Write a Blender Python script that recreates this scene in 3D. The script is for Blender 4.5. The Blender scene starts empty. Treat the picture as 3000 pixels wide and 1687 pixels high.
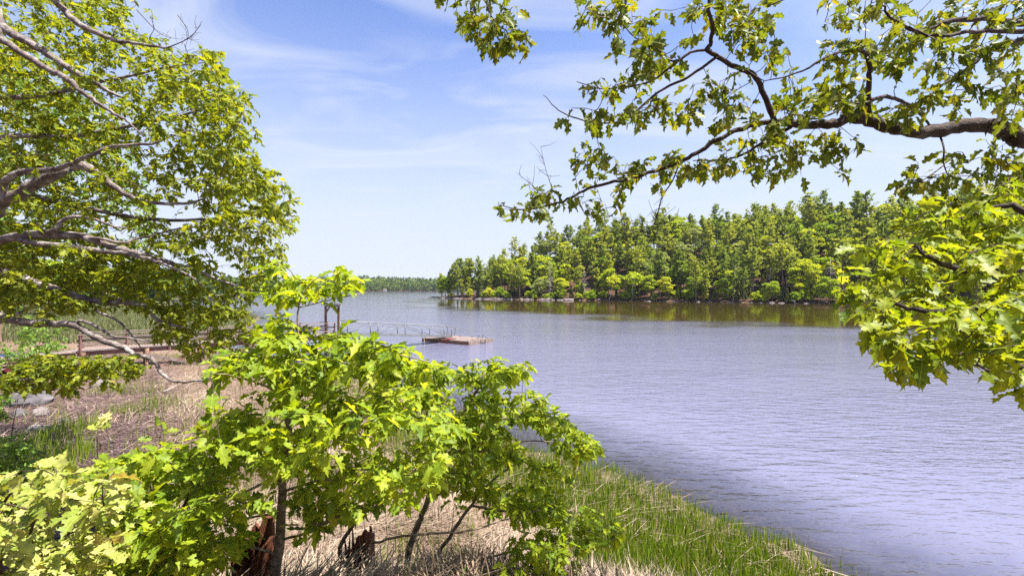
import bpy, math, random
import numpy as np
from mathutils import Matrix, Vector

R = math.radians
scene = bpy.context.scene
C = scene.collection

# ------------------------------------------------------------------ camera
CAMZ = 5.8
FPX = 16.0 / 36.0 * 3000.0
cam_d = bpy.data.cameras.new('camera')
cam_d.lens = 16.0
cam_d.sensor_width = 36.0
cam_d.clip_start = 0.05
cam_d.clip_end = 9000.0
cam = bpy.data.objects.new('camera', cam_d)
cam.location = (0, 0, CAMZ)
cam.rotation_euler = (R(90.06), 0, 0)
C.objects.link(cam)
scene.camera = cam

# ------------------------------------------------------------------ sky, sun, exposure
SUN_EL, SUN_AZ = R(66), R(102)          # azimuth clockwise from the view direction
world = bpy.data.worlds.new('World')
scene.world = world
world.use_nodes = True
wt = world.node_tree
wt.nodes.clear()


def wn(t, **k):
    n = wt.nodes.new(t)
    for a, b in k.items():
        setattr(n, a, b)
    return n


w_out = wn('ShaderNodeOutputWorld')
w_bg = wn('ShaderNodeBackground')
w_bg.inputs['Strength'].default_value = 0.070
w_sky = wn('ShaderNodeTexSky', sky_type='NISHITA', sun_disc=False)
w_sky.sun_elevation = SUN_EL
w_sky.sun_rotation = SUN_AZ
w_sky.altitude = 0
w_sky.air_density = 1.0
w_sky.dust_density = 0.7
w_sky.ozone_density = 2.2
# thin cirrus: noise on the sky plane, stretched into streaks
w_tc = wn('ShaderNodeTexCoord')
w_sep = wn('ShaderNodeSeparateXYZ')
wt.links.new(w_tc.outputs['Generated'], w_sep.inputs[0])
w_zc = wn('ShaderNodeMath', operation='MAXIMUM')
wt.links.new(w_sep.outputs['Z'], w_zc.inputs[0])
w_zc.inputs[1].default_value = 0.02
w_za = wn('ShaderNodeMath', operation='ADD')
wt.links.new(w_zc.outputs[0], w_za.inputs[0])
w_za.inputs[1].default_value = 0.08
w_div = wn('ShaderNodeVectorMath', operation='DIVIDE')
wt.links.new(w_tc.outputs['Generated'], w_div.inputs[0])
w_cmb = wn('ShaderNodeCombineXYZ')
for i in range(3):
    wt.links.new(w_za.outputs[0], w_cmb.inputs[i])
wt.links.new(w_cmb.outputs[0], w_div.inputs[1])
w_map = wn('ShaderNodeMapping')
w_map.inputs['Rotation'].default_value = (0, 0, R(28))
w_map.inputs['Scale'].default_value = (0.6, 1.25, 0.0)
w_map.inputs['Location'].default_value = (0.35, 0.9, 0.0)
wt.links.new(w_div.outputs[0], w_map.inputs[0])
w_n1 = wn('ShaderNodeTexNoise')
w_n1.inputs['Scale'].default_value = 1.7
w_n1.inputs['Detail'].default_value = 9
w_n1.inputs['Roughness'].default_value = 0.52
w_n1.inputs['Distortion'].default_value = 0.9
wt.links.new(w_map.outputs[0], w_n1.inputs['Vector'])
w_r1 = wn('ShaderNodeValToRGB')
w_r1.color_ramp.elements[0].position = 0.45
w_r1.color_ramp.elements[1].position = 0.72
w_r1.color_ramp.elements[1].color = (0.85, 0.85, 0.85, 1)
wt.links.new(w_n1.outputs['Fac'], w_r1.inputs[0])
w_mix = wn('ShaderNodeMix', data_type='RGBA')
# high thin veil that thickens towards the horizon, all the way round
w_veil = wn('ShaderNodeMapRange', interpolation_type='SMOOTHSTEP')
wt.links.new(w_sep.outputs['Z'], w_veil.inputs[0])
w_veil.inputs['From Min'].default_value = 0.60
w_veil.inputs['From Max'].default_value = 0.02
w_veil.inputs['To Min'].default_value = 0.0
w_veil.inputs['To Max'].default_value = 0.97
w_inv = wn('ShaderNodeMath', operation='SUBTRACT')
w_inv.inputs[0].default_value = 1.0
wt.links.new(w_r1.outputs[0], w_inv.inputs[1])
w_inv2 = wn('ShaderNodeMath', operation='SUBTRACT')
w_inv2.inputs[0].default_value = 1.0
wt.links.new(w_veil.outputs[0], w_inv2.inputs[1])
w_mul = wn('ShaderNodeMath', operation='MULTIPLY')
wt.links.new(w_inv.outputs[0], w_mul.inputs[0])
wt.links.new(w_inv2.outputs[0], w_mul.inputs[1])
w_fac = wn('ShaderNodeMath', operation='SUBTRACT')
w_fac.inputs[0].default_value = 1.0
wt.links.new(w_mul.outputs[0], w_fac.inputs[1])
wt.links.new(w_fac.outputs[0], w_mix.inputs['Factor'])
w_tint = wn('ShaderNodeMix', data_type='RGBA', blend_type='MULTIPLY')
w_tint.inputs['Factor'].default_value = 1.0
w_tint.inputs['B'].default_value = (0.80, 0.84, 1.10, 1)
wt.links.new(w_sky.outputs[0], w_tint.inputs['A'])
wt.links.new(w_tint.outputs['Result'], w_mix.inputs['A'])
w_mix.inputs['B'].default_value = (3.45, 3.75, 4.5, 1)
wt.links.new(w_mix.outputs['Result'], w_bg.inputs['Color'])
wt.links.new(w_bg.outputs[0], w_out.inputs[0])

sun_d = bpy.data.lights.new('sun', 'SUN')
sun_d.energy = 5.0
sun_d.angle = R(0.53)
sun_d.color = (1.0, 0.95, 0.86)
sun = bpy.data.objects.new('sun', sun_d)
SUNV = Vector((math.cos(SUN_EL) * math.sin(SUN_AZ), math.cos(SUN_EL) * math.cos(SUN_AZ), math.sin(SUN_EL)))
sun.rotation_euler = SUNV.to_track_quat('Z', 'Y').to_euler()
sun.location = (30, -20, 60)
C.objects.link(sun)

scene.view_settings.view_transform = 'Standard'
scene.view_settings.look = 'None'
scene.view_settings.exposure = 1.72
scene.view_settings.gamma = 1.0
scene.render.engine = 'CYCLES'
scene.cycles.max_bounces = 10
scene.cycles.diffuse_bounces = 6
scene.cycles.transmission_bounces = 4
scene.cycles.transparent_max_bounces = 6
scene.cycles.use_denoising = False
scene.cycles.sample_clamp_indirect = 4.0


# ------------------------------------------------------------------ helpers
def P(px, py, d):
    """photo pixel + distance along the view axis -> world point"""
    return np.array([(px - 1500.0) / FPX * d, d, CAMZ - (py - 845.0) / FPX * d])


def tag(o, label=None, cat=None, group=None, kind=None):
    if label: o['label'] = label
    if cat: o['category'] = cat
    if group: o['group'] = group
    if kind: o['kind'] = kind
    return o


def empty(name, loc, label=None, cat=None, group=None):
    o = bpy.data.objects.new(name, None)
    o.empty_display_size = 0.2
    o.location = loc
    C.objects.link(o)
    tag(o, label, cat, group)
    return o


def mesh_np(name, V, F, mat=None, smooth=False, attrs=None):
    """V (n,3); F list of faces or (m,k) int array"""
    me = bpy.data.meshes.new(name)
    V = np.asarray(V, dtype=np.float32)
    if isinstance(F, np.ndarray):
        m, k = F.shape
        me.vertices.add(len(V)); me.vertices.foreach_set('co', V.ravel())
        me.loops.add(m * k); me.loops.foreach_set('vertex_index', F.astype(np.int32).ravel())
        me.polygons.add(m)
        me.polygons.foreach_set('loop_start', np.arange(0, m * k, k, dtype=np.int32))
        me.polygons.foreach_set('loop_total', np.full(m, k, dtype=np.int32))
        me.update(calc_edges=True)
    else:
        me.from_pydata([tuple(map(float, v)) for v in V], [], [tuple(map(int, f)) for f in F])
        me.update()
    if attrs:
        for an, av in attrs.items():
            a = me.attributes.new(an, 'FLOAT', 'POINT')
            a.data.foreach_set('value', np.asarray(av, dtype=np.float32))
    if smooth:
        me.polygons.foreach_set('use_smooth', np.ones(len(me.polygons), dtype=bool))
    if mat: me.materials.append(mat)
    return me


def obj(name, me, parent=None, loc=None):
    o = bpy.data.objects.new(name, me)
    C.objects.link(o)
    if parent is not None: o.parent = parent
    if loc is not None: o.location = loc
    return o


class MB:
    """collects shapes into one mesh"""
    def __init__(s): s.v, s.f, s.n = [], [], 0

    def add(s, V, F):
        s.v.append(np.asarray(V, dtype=float))
        s.f.extend([tuple(int(i) + s.n for i in f) for f in F])
        s.n += len(V)
        return s

    def beam(s, a, b, w, h, up=(0, 0, 1)):
        a, b, up = np.array(a, float), np.array(b, float), np.array(up, float)
        d = b - a; d /= np.linalg.norm(d)
        if abs(np.dot(d, up)) > 0.99: up = np.array([0, 1.0, 0])
        x = np.cross(d, up); x /= np.linalg.norm(x)
        z = np.cross(x, d)
        V = [p + x * sx * w / 2 + z * sz * h / 2 for p in (a, b) for sx, sz in ((-1, -1), (1, -1), (1, 1), (-1, 1))]
        return s.add(V, [(0, 1, 2, 3), (7, 6, 5, 4), (0, 4, 5, 1), (1, 5, 6, 2), (2, 6, 7, 3), (3, 7, 4, 0)])

    def tube(s, pts, rad, sides=6, cap=True):
        V, F = tube_np(pts, rad, sides, cap)
        return s.add(V, F)

    def build(s, name, mat, parent=None, base=None, smooth=False):
        V = np.concatenate(s.v)
        if base is not None: V = V - np.array(base)
        return obj(name, mesh_np(name, V, s.f, mat, smooth), parent)


def tube_np(pts, rad, sides=6, cap=True):
    pts = np.asarray(pts, float)
    n = len(pts)
    rad = np.broadcast_to(np.asarray(rad, float), (n,))
    T = np.gradient(pts, axis=0)
    T /= np.linalg.norm(T, axis=1)[:, None] + 1e-9
    ref = np.array([0.0, 0, 1]) if abs(T[0][2]) < 0.9 else np.array([1.0, 0, 0])
    V = []
    ang = np.linspace(0, 2 * np.pi, sides, endpoint=False)
    u = np.cross(T[0], ref); u /= np.linalg.norm(u)
    for i in range(n):
        u = u - T[i] * np.dot(u, T[i]); u /= np.linalg.norm(u) + 1e-9
        w = np.cross(T[i], u)
        V.append(pts[i] + rad[i] * (np.cos(ang)[:, None] * u + np.sin(ang)[:, None] * w))
    V = np.concatenate(V)
    F = []
    for i in range(n - 1):
        for j in range(sides):
            k = (j + 1) % sides
            F.append((i * sides + j, i * sides + k, (i + 1) * sides + k, (i + 1) * sides + j))
    if cap:
        F.append(tuple(range(sides - 1, -1, -1)))
        F.append(tuple((n - 1) * sides + j for j in range(sides)))
    return V, F


def catmull(pts, per=4):
    pts = np.asarray(pts, float)
    if len(pts) < 3: return pts
    Q = np.vstack([2 * pts[0] - pts[1], pts, 2 * pts[-1] - pts[-2]])
    out = []
    for i in range(1, len(Q) - 2):
        for t in np.linspace(0, 1, per, endpoint=False):
            a, b, c, d = Q[i - 1], Q[i], Q[i + 1], Q[i + 2]
            out.append(0.5 * ((2 * b) + (-a + c) * t + (2 * a - 5 * b + 4 * c - d) * t * t + (-a + 3 * b - 3 * c + d) * t ** 3))
    out.append(pts[-1])
    return np.array(out)


def sstep(a, b, x):
    t = np.clip((np.asarray(x, float) - a) / (b - a), 0, 1)
    return t * t * (3 - 2 * t)


def seg_dist(x, y, poly, closed=True):
    x, y = np.asarray(x, float), np.asarray(y, float)
    best = np.full(x.shape, 1e18)
    n = len(poly)
    for i in range(n if closed else n - 1):
        (ax, ay), (bx, by) = poly[i], poly[(i + 1) % n]
        dx, dy = bx - ax, by - ay
        t = np.clip(((x - ax) * dx + (y - ay) * dy) / (dx * dx + dy * dy), 0, 1)
        best = np.minimum(best, (x - ax - t * dx) ** 2 + (y - ay - t * dy) ** 2)
    return np.sqrt(best)


def inside(x, y, poly):
    x, y = np.asarray(x, float), np.asarray(y, float)
    r = np.zeros(x.shape, bool)
    n = len(poly)
    for i in range(n):
        (ax, ay), (bx, by) = poly[i], poly[(i + 1) % n]
        c = (ay > y) != (by > y)
        xi = (bx - ax) * (y - ay) / ((by - ay) if by != ay else 1e-9) + ax
        r ^= c & (x < xi)
    return r


def sdist(x, y, poly):
    d = seg_dist(x, y, poly)
    return np.where(inside(x, y, poly), d, -d)


def vnoise(x, y, seed=0):
    """cheap smooth value noise, -1..1"""
    x, y = np.asarray(x, float), np.asarray(y, float)
    xi, yi = np.floor(x), np.floor(y)
    fx, fy = x - xi, y - yi
    fx, fy = fx * fx * (3 - 2 * fx), fy * fy * (3 - 2 * fy)

    def h(a, b):
        s = np.sin(a * 127.1 + b * 311.7 + seed * 74.7) * 43758.5453
        return s - np.floor(s)
    v = (h(xi, yi) * (1 - fx) + h(xi + 1, yi) * fx) * (1 - fy) + (h(xi, yi + 1) * (1 - fx) + h(xi + 1, yi + 1) * fx) * fy
    return v * 2 - 1


# ------------------------------------------------------------------ materials
def new_mat(name):
    m = bpy.data.materials.new(name)
    m.use_nodes = True
    nt = m.node_tree
    nt.nodes.clear()
    return m, nt


def nd(nt, t, **k):
    n = nt.nodes.new(t)
    for a, b in k.items():
        setattr(n, a, b)
    return n


def ramp(nt, src, stops):
    r = nd(nt, 'ShaderNodeValToRGB')
    e = r.color_ramp.elements
    while len(e) < len(stops): e.new(0.5)
    for i, (p, c) in enumerate(stops):
        e[i].position = p
        e[i].color = (*c, 1)
    nt.links.new(src, r.inputs[0])
    return r.outputs[0]


def noise(nt, scale, detail=4, rough=0.55, stretch=None, coord='Object'):
    tc = nd(nt, 'ShaderNodeTexCoord')
    n = nd(nt, 'ShaderNodeTexNoise')
    n.inputs['Scale'].default_value = scale
    n.inputs['Detail'].default_value = detail
    n.inputs['Roughness'].default_value = rough
    if stretch:
        mp = nd(nt, 'ShaderNodeMapping')
        mp.inputs['Scale'].default_value = stretch
        nt.links.new(tc.outputs[coord], mp.inputs[0])
        nt.links.new(mp.outputs[0], n.inputs['Vector'])
    else:
        nt.links.new(tc.outputs[coord], n.inputs['Vector'])
    return n.outputs['Fac']


def surf_mat(name, stops, scale=5, rough=0.8, bump=0.3, stretch=None, bscale=None, detail=6, metallic=0.0, spec=0.3, bdist=0.02):
    m, nt = new_mat(name)
    out = nd(nt, 'ShaderNodeOutputMaterial')
    b = nd(nt, 'ShaderNodeBsdfPrincipled')
    f = noise(nt, scale, detail, 0.62, stretch)
    nt.links.new(ramp(nt, f, stops), b.inputs['Base Color'])
    b.inputs['Roughness'].default_value = rough
    b.inputs['Metallic'].default_value = metallic
    b.inputs['Specular IOR Level'].default_value = spec
    if bump:
        f2 = noise(nt, bscale or scale * 3, 5, 0.6, stretch)
        bp = nd(nt, 'ShaderNodeBump')
        bp.inputs['Strength'].default_value = bump
        bp.inputs['Distance'].default_value = bdist
        nt.links.new(f2, bp.inputs['Height'])
        nt.links.new(bp.outputs[0], b.inputs['Normal'])
    nt.links.new(b.outputs[0], out.inputs[0])
    return m


def leaf_mat(name, stops, trans=0.42, tcol=(1.5, 1.35, 0.5), rough=0.5, spec=0.25, src='attr', veins=False):
    """two-sided leaf: diffuse + translucent, colour from the per-leaf number"""
    m, nt = new_mat(name)
    out = nd(nt, 'ShaderNodeOutputMaterial')
    if src == 'attr':
        a = nd(nt, 'ShaderNodeAttribute', attribute_name='rnd')
        fac = a.outputs['Fac']
    else:
        oi = nd(nt, 'ShaderNodeObjectInfo')
        a = nd(nt, 'ShaderNodeAttribute', attribute_name='rnd')
        mx = nd(nt, 'ShaderNodeMath', operation='MULTIPLY_ADD')
        nt.links.new(oi.outputs['Random'], mx.inputs[0]); mx.inputs[1].default_value = 0.66
        sc = nd(nt, 'ShaderNodeMath', operation='MULTIPLY')
        nt.links.new(a.outputs['Fac'], sc.inputs[0]); sc.inputs[1].default_value = 0.34
        nt.links.new(sc.outputs[0], mx.inputs[2])
        fac = mx.outputs[0]
    col = ramp(nt, fac, stops)
    if veins:                                            # pale midrib and side veins from the leaf's own coordinates
        def mth(op, a, b=None, c=None):
            q = nd(nt, 'ShaderNodeMath', operation=op)
            for i, v in enumerate((a, b, c)):
                if v is None: continue
                if isinstance(v, (int, float)): q.inputs[i].default_value = v
                else: nt.links.new(v, q.inputs[i])
            return q.outputs[0]
        ax = mth('ABSOLUTE', nd(nt, 'ShaderNodeAttribute', attribute_name='lx').outputs['Fac'])
        ly = nd(nt, 'ShaderNodeAttribute', attribute_name='ly').outputs['Fac']
        mid = mth('LESS_THAN', ax, 0.014)
        side = mth('LESS_THAN', mth('FRACT', mth('MULTIPLY', mth('MULTIPLY_ADD', ax, -0.75, ly), 6.0)), 0.13)
        v = mth('MAXIMUM', mid, mth('MULTIPLY', side, 0.45))
        vm = nd(nt, 'ShaderNodeMix', data_type='RGBA')
        nt.links.new(mth('MULTIPLY', v, 0.45), vm.inputs['Factor'])
        nt.links.new(col, vm.inputs['A'])
        vm.inputs['B'].default_value = (0.42, 0.46, 0.12, 1)
        cx = nd(nt, 'ShaderNodeCombineXYZ')
        nt.links.new(ax, cx.inputs[0]); nt.links.new(ly, cx.inputs[1]); nt.links.new(mth('MULTIPLY', fac, 37.0), cx.inputs[2])
        nz_ = nd(nt, 'ShaderNodeTexNoise')
        nz_.inputs['Scale'].default_value = 5.0
        nz_.inputs['Detail'].default_value = 3
        nt.links.new(cx.outputs[0], nz_.inputs['Vector'])
        bl = nd(nt, 'ShaderNodeMix', data_type='RGBA', blend_type='MULTIPLY')
        bl.inputs['Factor'].default_value = 1.0
        nt.links.new(vm.outputs['Result'], bl.inputs['A'])
        nt.links.new(ramp(nt, nz_.outputs['Fac'], [(0.28, (0.62, 0.50, 0.45)), (0.42, (0.85, 0.86, 0.85)), (0.62, (1.12, 1.1, 1.0)), (0.75, (1.25, 1.15, 1.0))]), bl.inputs['B'])
        col = bl.outputs['Result']
    b = nd(nt, 'ShaderNodeBsdfPrincipled')
    nt.links.new(col, b.inputs['Base Color'])
    b.inputs['Roughness'].default_value = rough
    b.inputs['Specular IOR Level'].default_value = spec
    t = nd(nt, 'ShaderNodeBsdfTranslucent')
    mu = nd(nt, 'ShaderNodeMix', data_type='RGBA', blend_type='MULTIPLY')
    mu.inputs['Factor'].default_value = 1
    nt.links.new(col, mu.inputs['A'])
    mu.inputs['B'].default_value = (*tcol, 1)
    nt.links.new(mu.outputs['Result'], t.inputs['Color'])
    ms = nd(nt, 'ShaderNodeMixShader')
    ms.inputs[0].default_value = trans
    nt.links.new(b.outputs[0], ms.inputs[1])
    nt.links.new(t.outputs[0], ms.inputs[2])
    nt.links.new(ms.outputs[0], out.inputs[0])
    return m


M = {}
M['bark'] = surf_mat('bark', [(0.30, (0.05, 0.037, 0.034)), (0.48, (0.13, 0.10, 0.09)), (0.62, (0.27, 0.24, 0.225)), (0.76, (0.46, 0.43, 0.41))],
                     7, 0.85, 0.9, bscale=26, bdist=0.03)
M['bark_dark'] = surf_mat('bark_dark', [(0.32, (0.022, 0.014, 0.011)), (0.58, (0.065, 0.042, 0.032)), (0.76, (0.16, 0.135, 0.11))],
                          9, 0.85, 0.9, bscale=34, bdist=0.03)
M['twig'] = surf_mat('twig', [(0.3, (0.03, 0.018, 0.014)), (0.7, (0.085, 0.055, 0.042))], 12, 0.8, 0.2)
M['bark_sapling'] = surf_mat('bark_sapling', [(0.3, (0.07, 0.05, 0.03)), (0.52, (0.19, 0.145, 0.09)), (0.7, (0.36, 0.30, 0.21))],
                             20, 0.8, 0.6, bscale=60, bdist=0.01)
M['trunk_far'] = surf_mat('trunk_far', [(0.3, (0.05, 0.04, 0.034)), (0.7, (0.16, 0.13, 0.11))], 2, 0.9, 0.3)
M['dead_wood'] = surf_mat('dead_wood', [(0.3, (0.14, 0.115, 0.105)), (0.7, (0.36, 0.32, 0.30))], 2, 0.9, 0.3)
M['birch'] = surf_mat('birch', [(0.35, (0.16, 0.14, 0.12)), (0.6, (0.55, 0.50, 0.45))], 3, 0.8, 0.2)
M['stump'] = surf_mat('stump', [(0.3, (0.05, 0.014, 0.008)), (0.55, (0.17, 0.055, 0.026)), (0.8, (0.34, 0.17, 0.09))],
                      7, 0.85, 1.0, stretch=(5, 5, 0.6), bscale=20, bdist=0.04)
M['rock'] = surf_mat('rock', [(0.3, (0.045, 0.04, 0.045)), (0.55, (0.10, 0.09, 0.095)), (0.75, (0.19, 0.17, 0.17))], 1.6, 0.9, 0.8, bscale=9, bdist=0.06)
M['rock_pale'] = surf_mat('rock_pale', [(0.3, (0.10, 0.08, 0.078)), (0.55, (0.19, 0.16, 0.155)), (0.75, (0.30, 0.26, 0.25))], 0.7, 0.9, 0.8, bscale=3, bdist=0.15)
M['wood_grey'] = surf_mat('wood_grey', [(0.3, (0.10, 0.07, 0.062)), (0.55, (0.19, 0.145, 0.13)), (0.8, (0.29, 0.235, 0.22))], 3.0, 0.85, 0.35, stretch=(1, 1, 1), bscale=30)
M['wood_red'] = surf_mat('wood_red', [(0.3, (0.10, 0.05, 0.04)), (0.6, (0.20, 0.11, 0.092)), (0.8, (0.29, 0.19, 0.165))], 3.0, 0.85, 0.35, bscale=30)
M['wood_brown'] = surf_mat('wood_brown', [(0.3, (0.055, 0.027, 0.016)), (0.55, (0.15, 0.085, 0.055)), (0.78, (0.30, 0.20, 0.14))], 2.2, 0.8, 0.4, bscale=24)
M['wood_wet'] = surf_mat('wood_wet', [(0.3, (0.012, 0.009, 0.006)), (0.7, (0.045, 0.035, 0.022))], 2.2, 0.55, 0.3, bscale=20)
M['alu'] = surf_mat('alu', [(0.3, (0.10, 0.105, 0.115)), (0.7, (0.18, 0.185, 0.195))], 3, 0.5, 0.05, metallic=0.3)
M['rust'] = surf_mat('rust', [(0.3, (0.07, 0.014, 0.012)), (0.7, (0.16, 0.035, 0.025))], 5, 0.7, 0.3)
M['white_paint'] = surf_mat('white_paint', [(0.3, (0.68, 0.68, 0.66)), (0.7, (0.8, 0.8, 0.78))], 3, 0.6, 0.05)
M['rope'] = surf_mat('rope', [(0.3, (0.30, 0.24, 0.17)), (0.7, (0.48, 0.40, 0.30))], 20, 0.9, 0.3)
M['boat_blue'] = surf_mat('boat_blue', [(0.3, (0.02, 0.035, 0.14)), (0.7, (0.04, 0.06, 0.2))], 3, 0.4, 0.05)
M['boat_red'] = surf_mat('boat_red', [(0.3, (0.06, 0.008, 0.012)), (0.7, (0.10, 0.015, 0.02))], 3, 0.4, 0.05)

LG = dict(
    oak=[(0.0, (0.068, 0.118, 0.011)), (0.45, (0.152, 0.201, 0.013)), (0.8, (0.245, 0.274, 0.017)), (1.0, (0.333, 0.333, 0.032))],
    sap=[(0.0, (0.092, 0.175, 0.013)), (0.45, (0.216, 0.308, 0.017)), (0.8, (0.333, 0.405, 0.024)), (1.0, (0.470, 0.471, 0.067))],
    pale=[(0.0, (0.09, 0.15, 0.015)), (0.35, (0.24, 0.29, 0.05)), (0.75, (0.40, 0.41, 0.12)), (1.0, (0.46, 0.36, 0.14))],
    over=[(0.0, (0.050, 0.085, 0.009)), (0.5, (0.110, 0.144, 0.011)), (0.85, (0.182, 0.188, 0.013)), (1.0, (0.286, 0.238, 0.022))],
    side=[(0.0, (0.069, 0.134, 0.009)), (0.4, (0.174, 0.236, 0.011)), (0.8, (0.276, 0.317, 0.015)), (1.0, (0.368, 0.365, 0.044))],
    shrub=[(0.0, (0.046, 0.111, 0.018)), (0.5, (0.111, 0.215, 0.029)), (1.0, (0.247, 0.364, 0.065))],
)
M['leaf_oak'] = leaf_mat('leaf_oak', LG['oak'], 0.5, (1.7, 1.5, 0.5), veins=True)
M['leaf_sap'] = leaf_mat('leaf_sap', LG['sap'], 0.54, (1.6, 1.4, 0.5), veins=True)
M['leaf_pale'] = leaf_mat('leaf_pale', LG['pale'], 0.35, veins=True)
M['leaf_over'] = leaf_mat('leaf_over', LG['over'], 0.48, veins=True)
M['leaf_side'] = leaf_mat('leaf_side', LG['side'], 0.48, veins=True)
M['leaf_shrub'] = leaf_mat('leaf_shrub', LG['shrub'], 0.38, veins=True)
M['pine_far'] = leaf_mat('pine_far', [(0.0, (0.097, 0.150, 0.028)), (0.5, (0.221, 0.261, 0.033)), (1.0, (0.353, 0.356, 0.044))], 0.40, (1.3, 1.3, 0.6), 0.7, 0.15, 'obj')
M['broad_far'] = leaf_mat('broad_far', [(0.0, (0.125, 0.213, 0.013)), (0.5, (0.276, 0.358, 0.020)), (0.85, (0.427, 0.448, 0.025)), (1.0, (0.500, 0.448, 0.034))], 0.38, (1.3, 1.25, 0.6), 0.7, 0.15, 'obj')
M['broad_pale'] = leaf_mat('broad_pale', [(0.0, (0.143, 0.182, 0.044)), (0.5, (0.242, 0.275, 0.083)), (1.0, (0.352, 0.363, 0.143))], 0.3, (1.2, 1.2, 0.6), 0.7, 0.15, 'obj')
M['cedar_far'] = leaf_mat('cedar_far', [(0.0, (0.046, 0.072, 0.016)), (0.6, (0.098, 0.111, 0.021)), (1.0, (0.169, 0.150, 0.033))], 0.15, (1.2, 1.2, 0.6), 0.7, 0.15, 'obj')
M['grass'] = leaf_mat('grass', [(0.0, (0.055, 0.115, 0.006)), (0.55, (0.135, 0.20, 0.010)), (0.93, (0.215, 0.26, 0.018)), (1.0, (0.36, 0.28, 0.12))], 0.3, (1.3, 1.3, 0.5), 0.5, 0.3)
M['meadow'] = leaf_mat('meadow', [(0.0, (0.07, 0.085, 0.03)), (0.6, (0.13, 0.145, 0.055)), (1.0, (0.22, 0.20, 0.11))], 0.25, (1.2, 1.2, 0.7), 0.6, 0.2)
M['straw'] = leaf_mat('straw', [(0.0, (0.08, 0.050, 0.035)), (0.35, (0.20, 0.140, 0.095)), (0.75, (0.34, 0.26, 0.19)), (1.0, (0.50, 0.41, 0.32))], 0.12, (1, 1, 1), 0.6, 0.3)
M['litter'] = leaf_mat('litter', [(0.0, (0.022, 0.011, 0.012)), (0.45, (0.070, 0.040, 0.042)), (0.85, (0.16, 0.10, 0.10)), (1.0, (0.36, 0.28, 0.27))], 0.05, (1, 1, 1), 0.7, 0.2)  # purplish bark brown, darkened to put the left bank's shade into the colour


# ------------------------------------------------------------------ terrain
SHORE = [(60, -60), (24, -8), (12.0, 2.0), (8.2, 6.2), (6.0, 8.9), (4.0, 11.8), (2.6, 13.9), (0.8, 15.8), (-3, 20.5), (-7.5, 26),
         (-12, 32), (-16, 33.5), (-23, 37), (-30, 47), (-38, 64), (-50, 90), (-66, 112), (-112, 150), (-175, 235), (-260, 420), (-320, 760), (-330, 960)]
LAND_A = SHORE + [(-500, 1100), (-3500, 1400), (-3500, -1500), (800, -1500)]
PEN = [(-46, 276), (-33, 262), (-19, 249), (8, 231), (33.5, 218), (60, 203), (87, 191), (119, 169.5), (160, 150), (240, 122), (420, 100), (900, 60),
       (900, 700), (60, 560), (-15, 390), (-48, 310)]
FAR = [(-340, 955), (-250, 1010), (-120, 1030), (60, 980), (400, 900), (3500, 1200), (3500, 4000), (-3500, 4000), (-3500, 1390), (-500, 1095)]


def ground_z(x, y):
    x, y = np.asarray(x, float), np.asarray(y, float)
    a = sdist(x, y, LAND_A)
    a = a + (0.45 * vnoise(x * 0.5, y * 0.5, 3) + 0.22 * vnoise(x * 1.6, y * 1.6, 4)) * sstep(80, 30, y)
    z = np.where(a > 0, 0.10 + 0.55 * sstep(0, 9, a) + 0.35 * sstep(8, 26, a), 0.10 + 0.16 * np.maximum(a, -30))
    r = np.hypot((x + 0.5) / 1.9, y)
    z = z + np.where(a > -1, 3.45 * (1 - sstep(1.2, 8.5, r)) * sstep(-1, 3, a), 0)
    hl = -(x + 30 + (y - 28) * 1.0)                     # wooded rise on the left
    z = z + np.where(a > 0, 16 * sstep(4, 90, hl) * sstep(0, 25, a), 0)
    # far end of the left shore
    z = z + np.where(a > 0, 14 * sstep(10, 160, a) * sstep(150, 400, y), 0)
    b = sdist(x, y, PEN)
    amp = 7 + 22 * sstep(-52, 60, x)
    z = np.maximum(z, np.where(b > 0, 0.15 + 0.9 * sstep(0, 4, b) + amp * sstep(2, 78, b), -4.0))
    f = sdist(x, y, FAR)
    famp = 20 + 14 * vnoise(x / 260.0, y / 260.0, 9)
    z = np.maximum(z, np.where(f > 0, 0.4 + famp * sstep(0, 240, f), -4.0))
    z = z + 0.05 * vnoise(x * 1.7, y * 1.7, 1) * sstep(60, 20, np.hypot(x, y))
    return np.maximum(z, -3.5)


def sinh_axis(n, a, b):
    return np.sinh(np.linspace(-1, 1, n) * a) * b


def grid(xs, ys):
    X, Y = np.meshgrid(xs, ys)
    nx, ny = len(xs), len(ys)
    i = np.arange(nx * ny).reshape(ny, nx)
    F = np.stack([i[:-1, :-1], i[:-1, 1:], i[1:, 1:], i[1:, :-1]], -1).reshape(-1, 4)
    return X.ravel(), Y.ravel(), F


gx, gy, gf = grid(sinh_axis(420, 8.0, 2.6), sinh_axis(420, 8.0, 2.6) + 10)
gz = ground_z(gx, gy)
ga = sdist(gx, gy, LAND_A)
gb = sdist(gx, gy, PEN)
# cover: 0 mud / lake bed, 0.33 straw marsh, 0.66 green meadow, 1 forest floor
hl = -(gx + 30 + (gy - 28) * 1.0)
meadow = sstep(45, 60, gy) * (1 - sstep(0, 8, hl)) * (ga > 0)
forest = np.maximum((gb > 0) * 1.0, (ga > 0) * np.maximum(sstep(-2, 10, hl), sstep(1.5, -4, gy)))
forest = np.maximum(forest, gy > 700)
mud = sstep(0.22, 0.02, gz)


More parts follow.
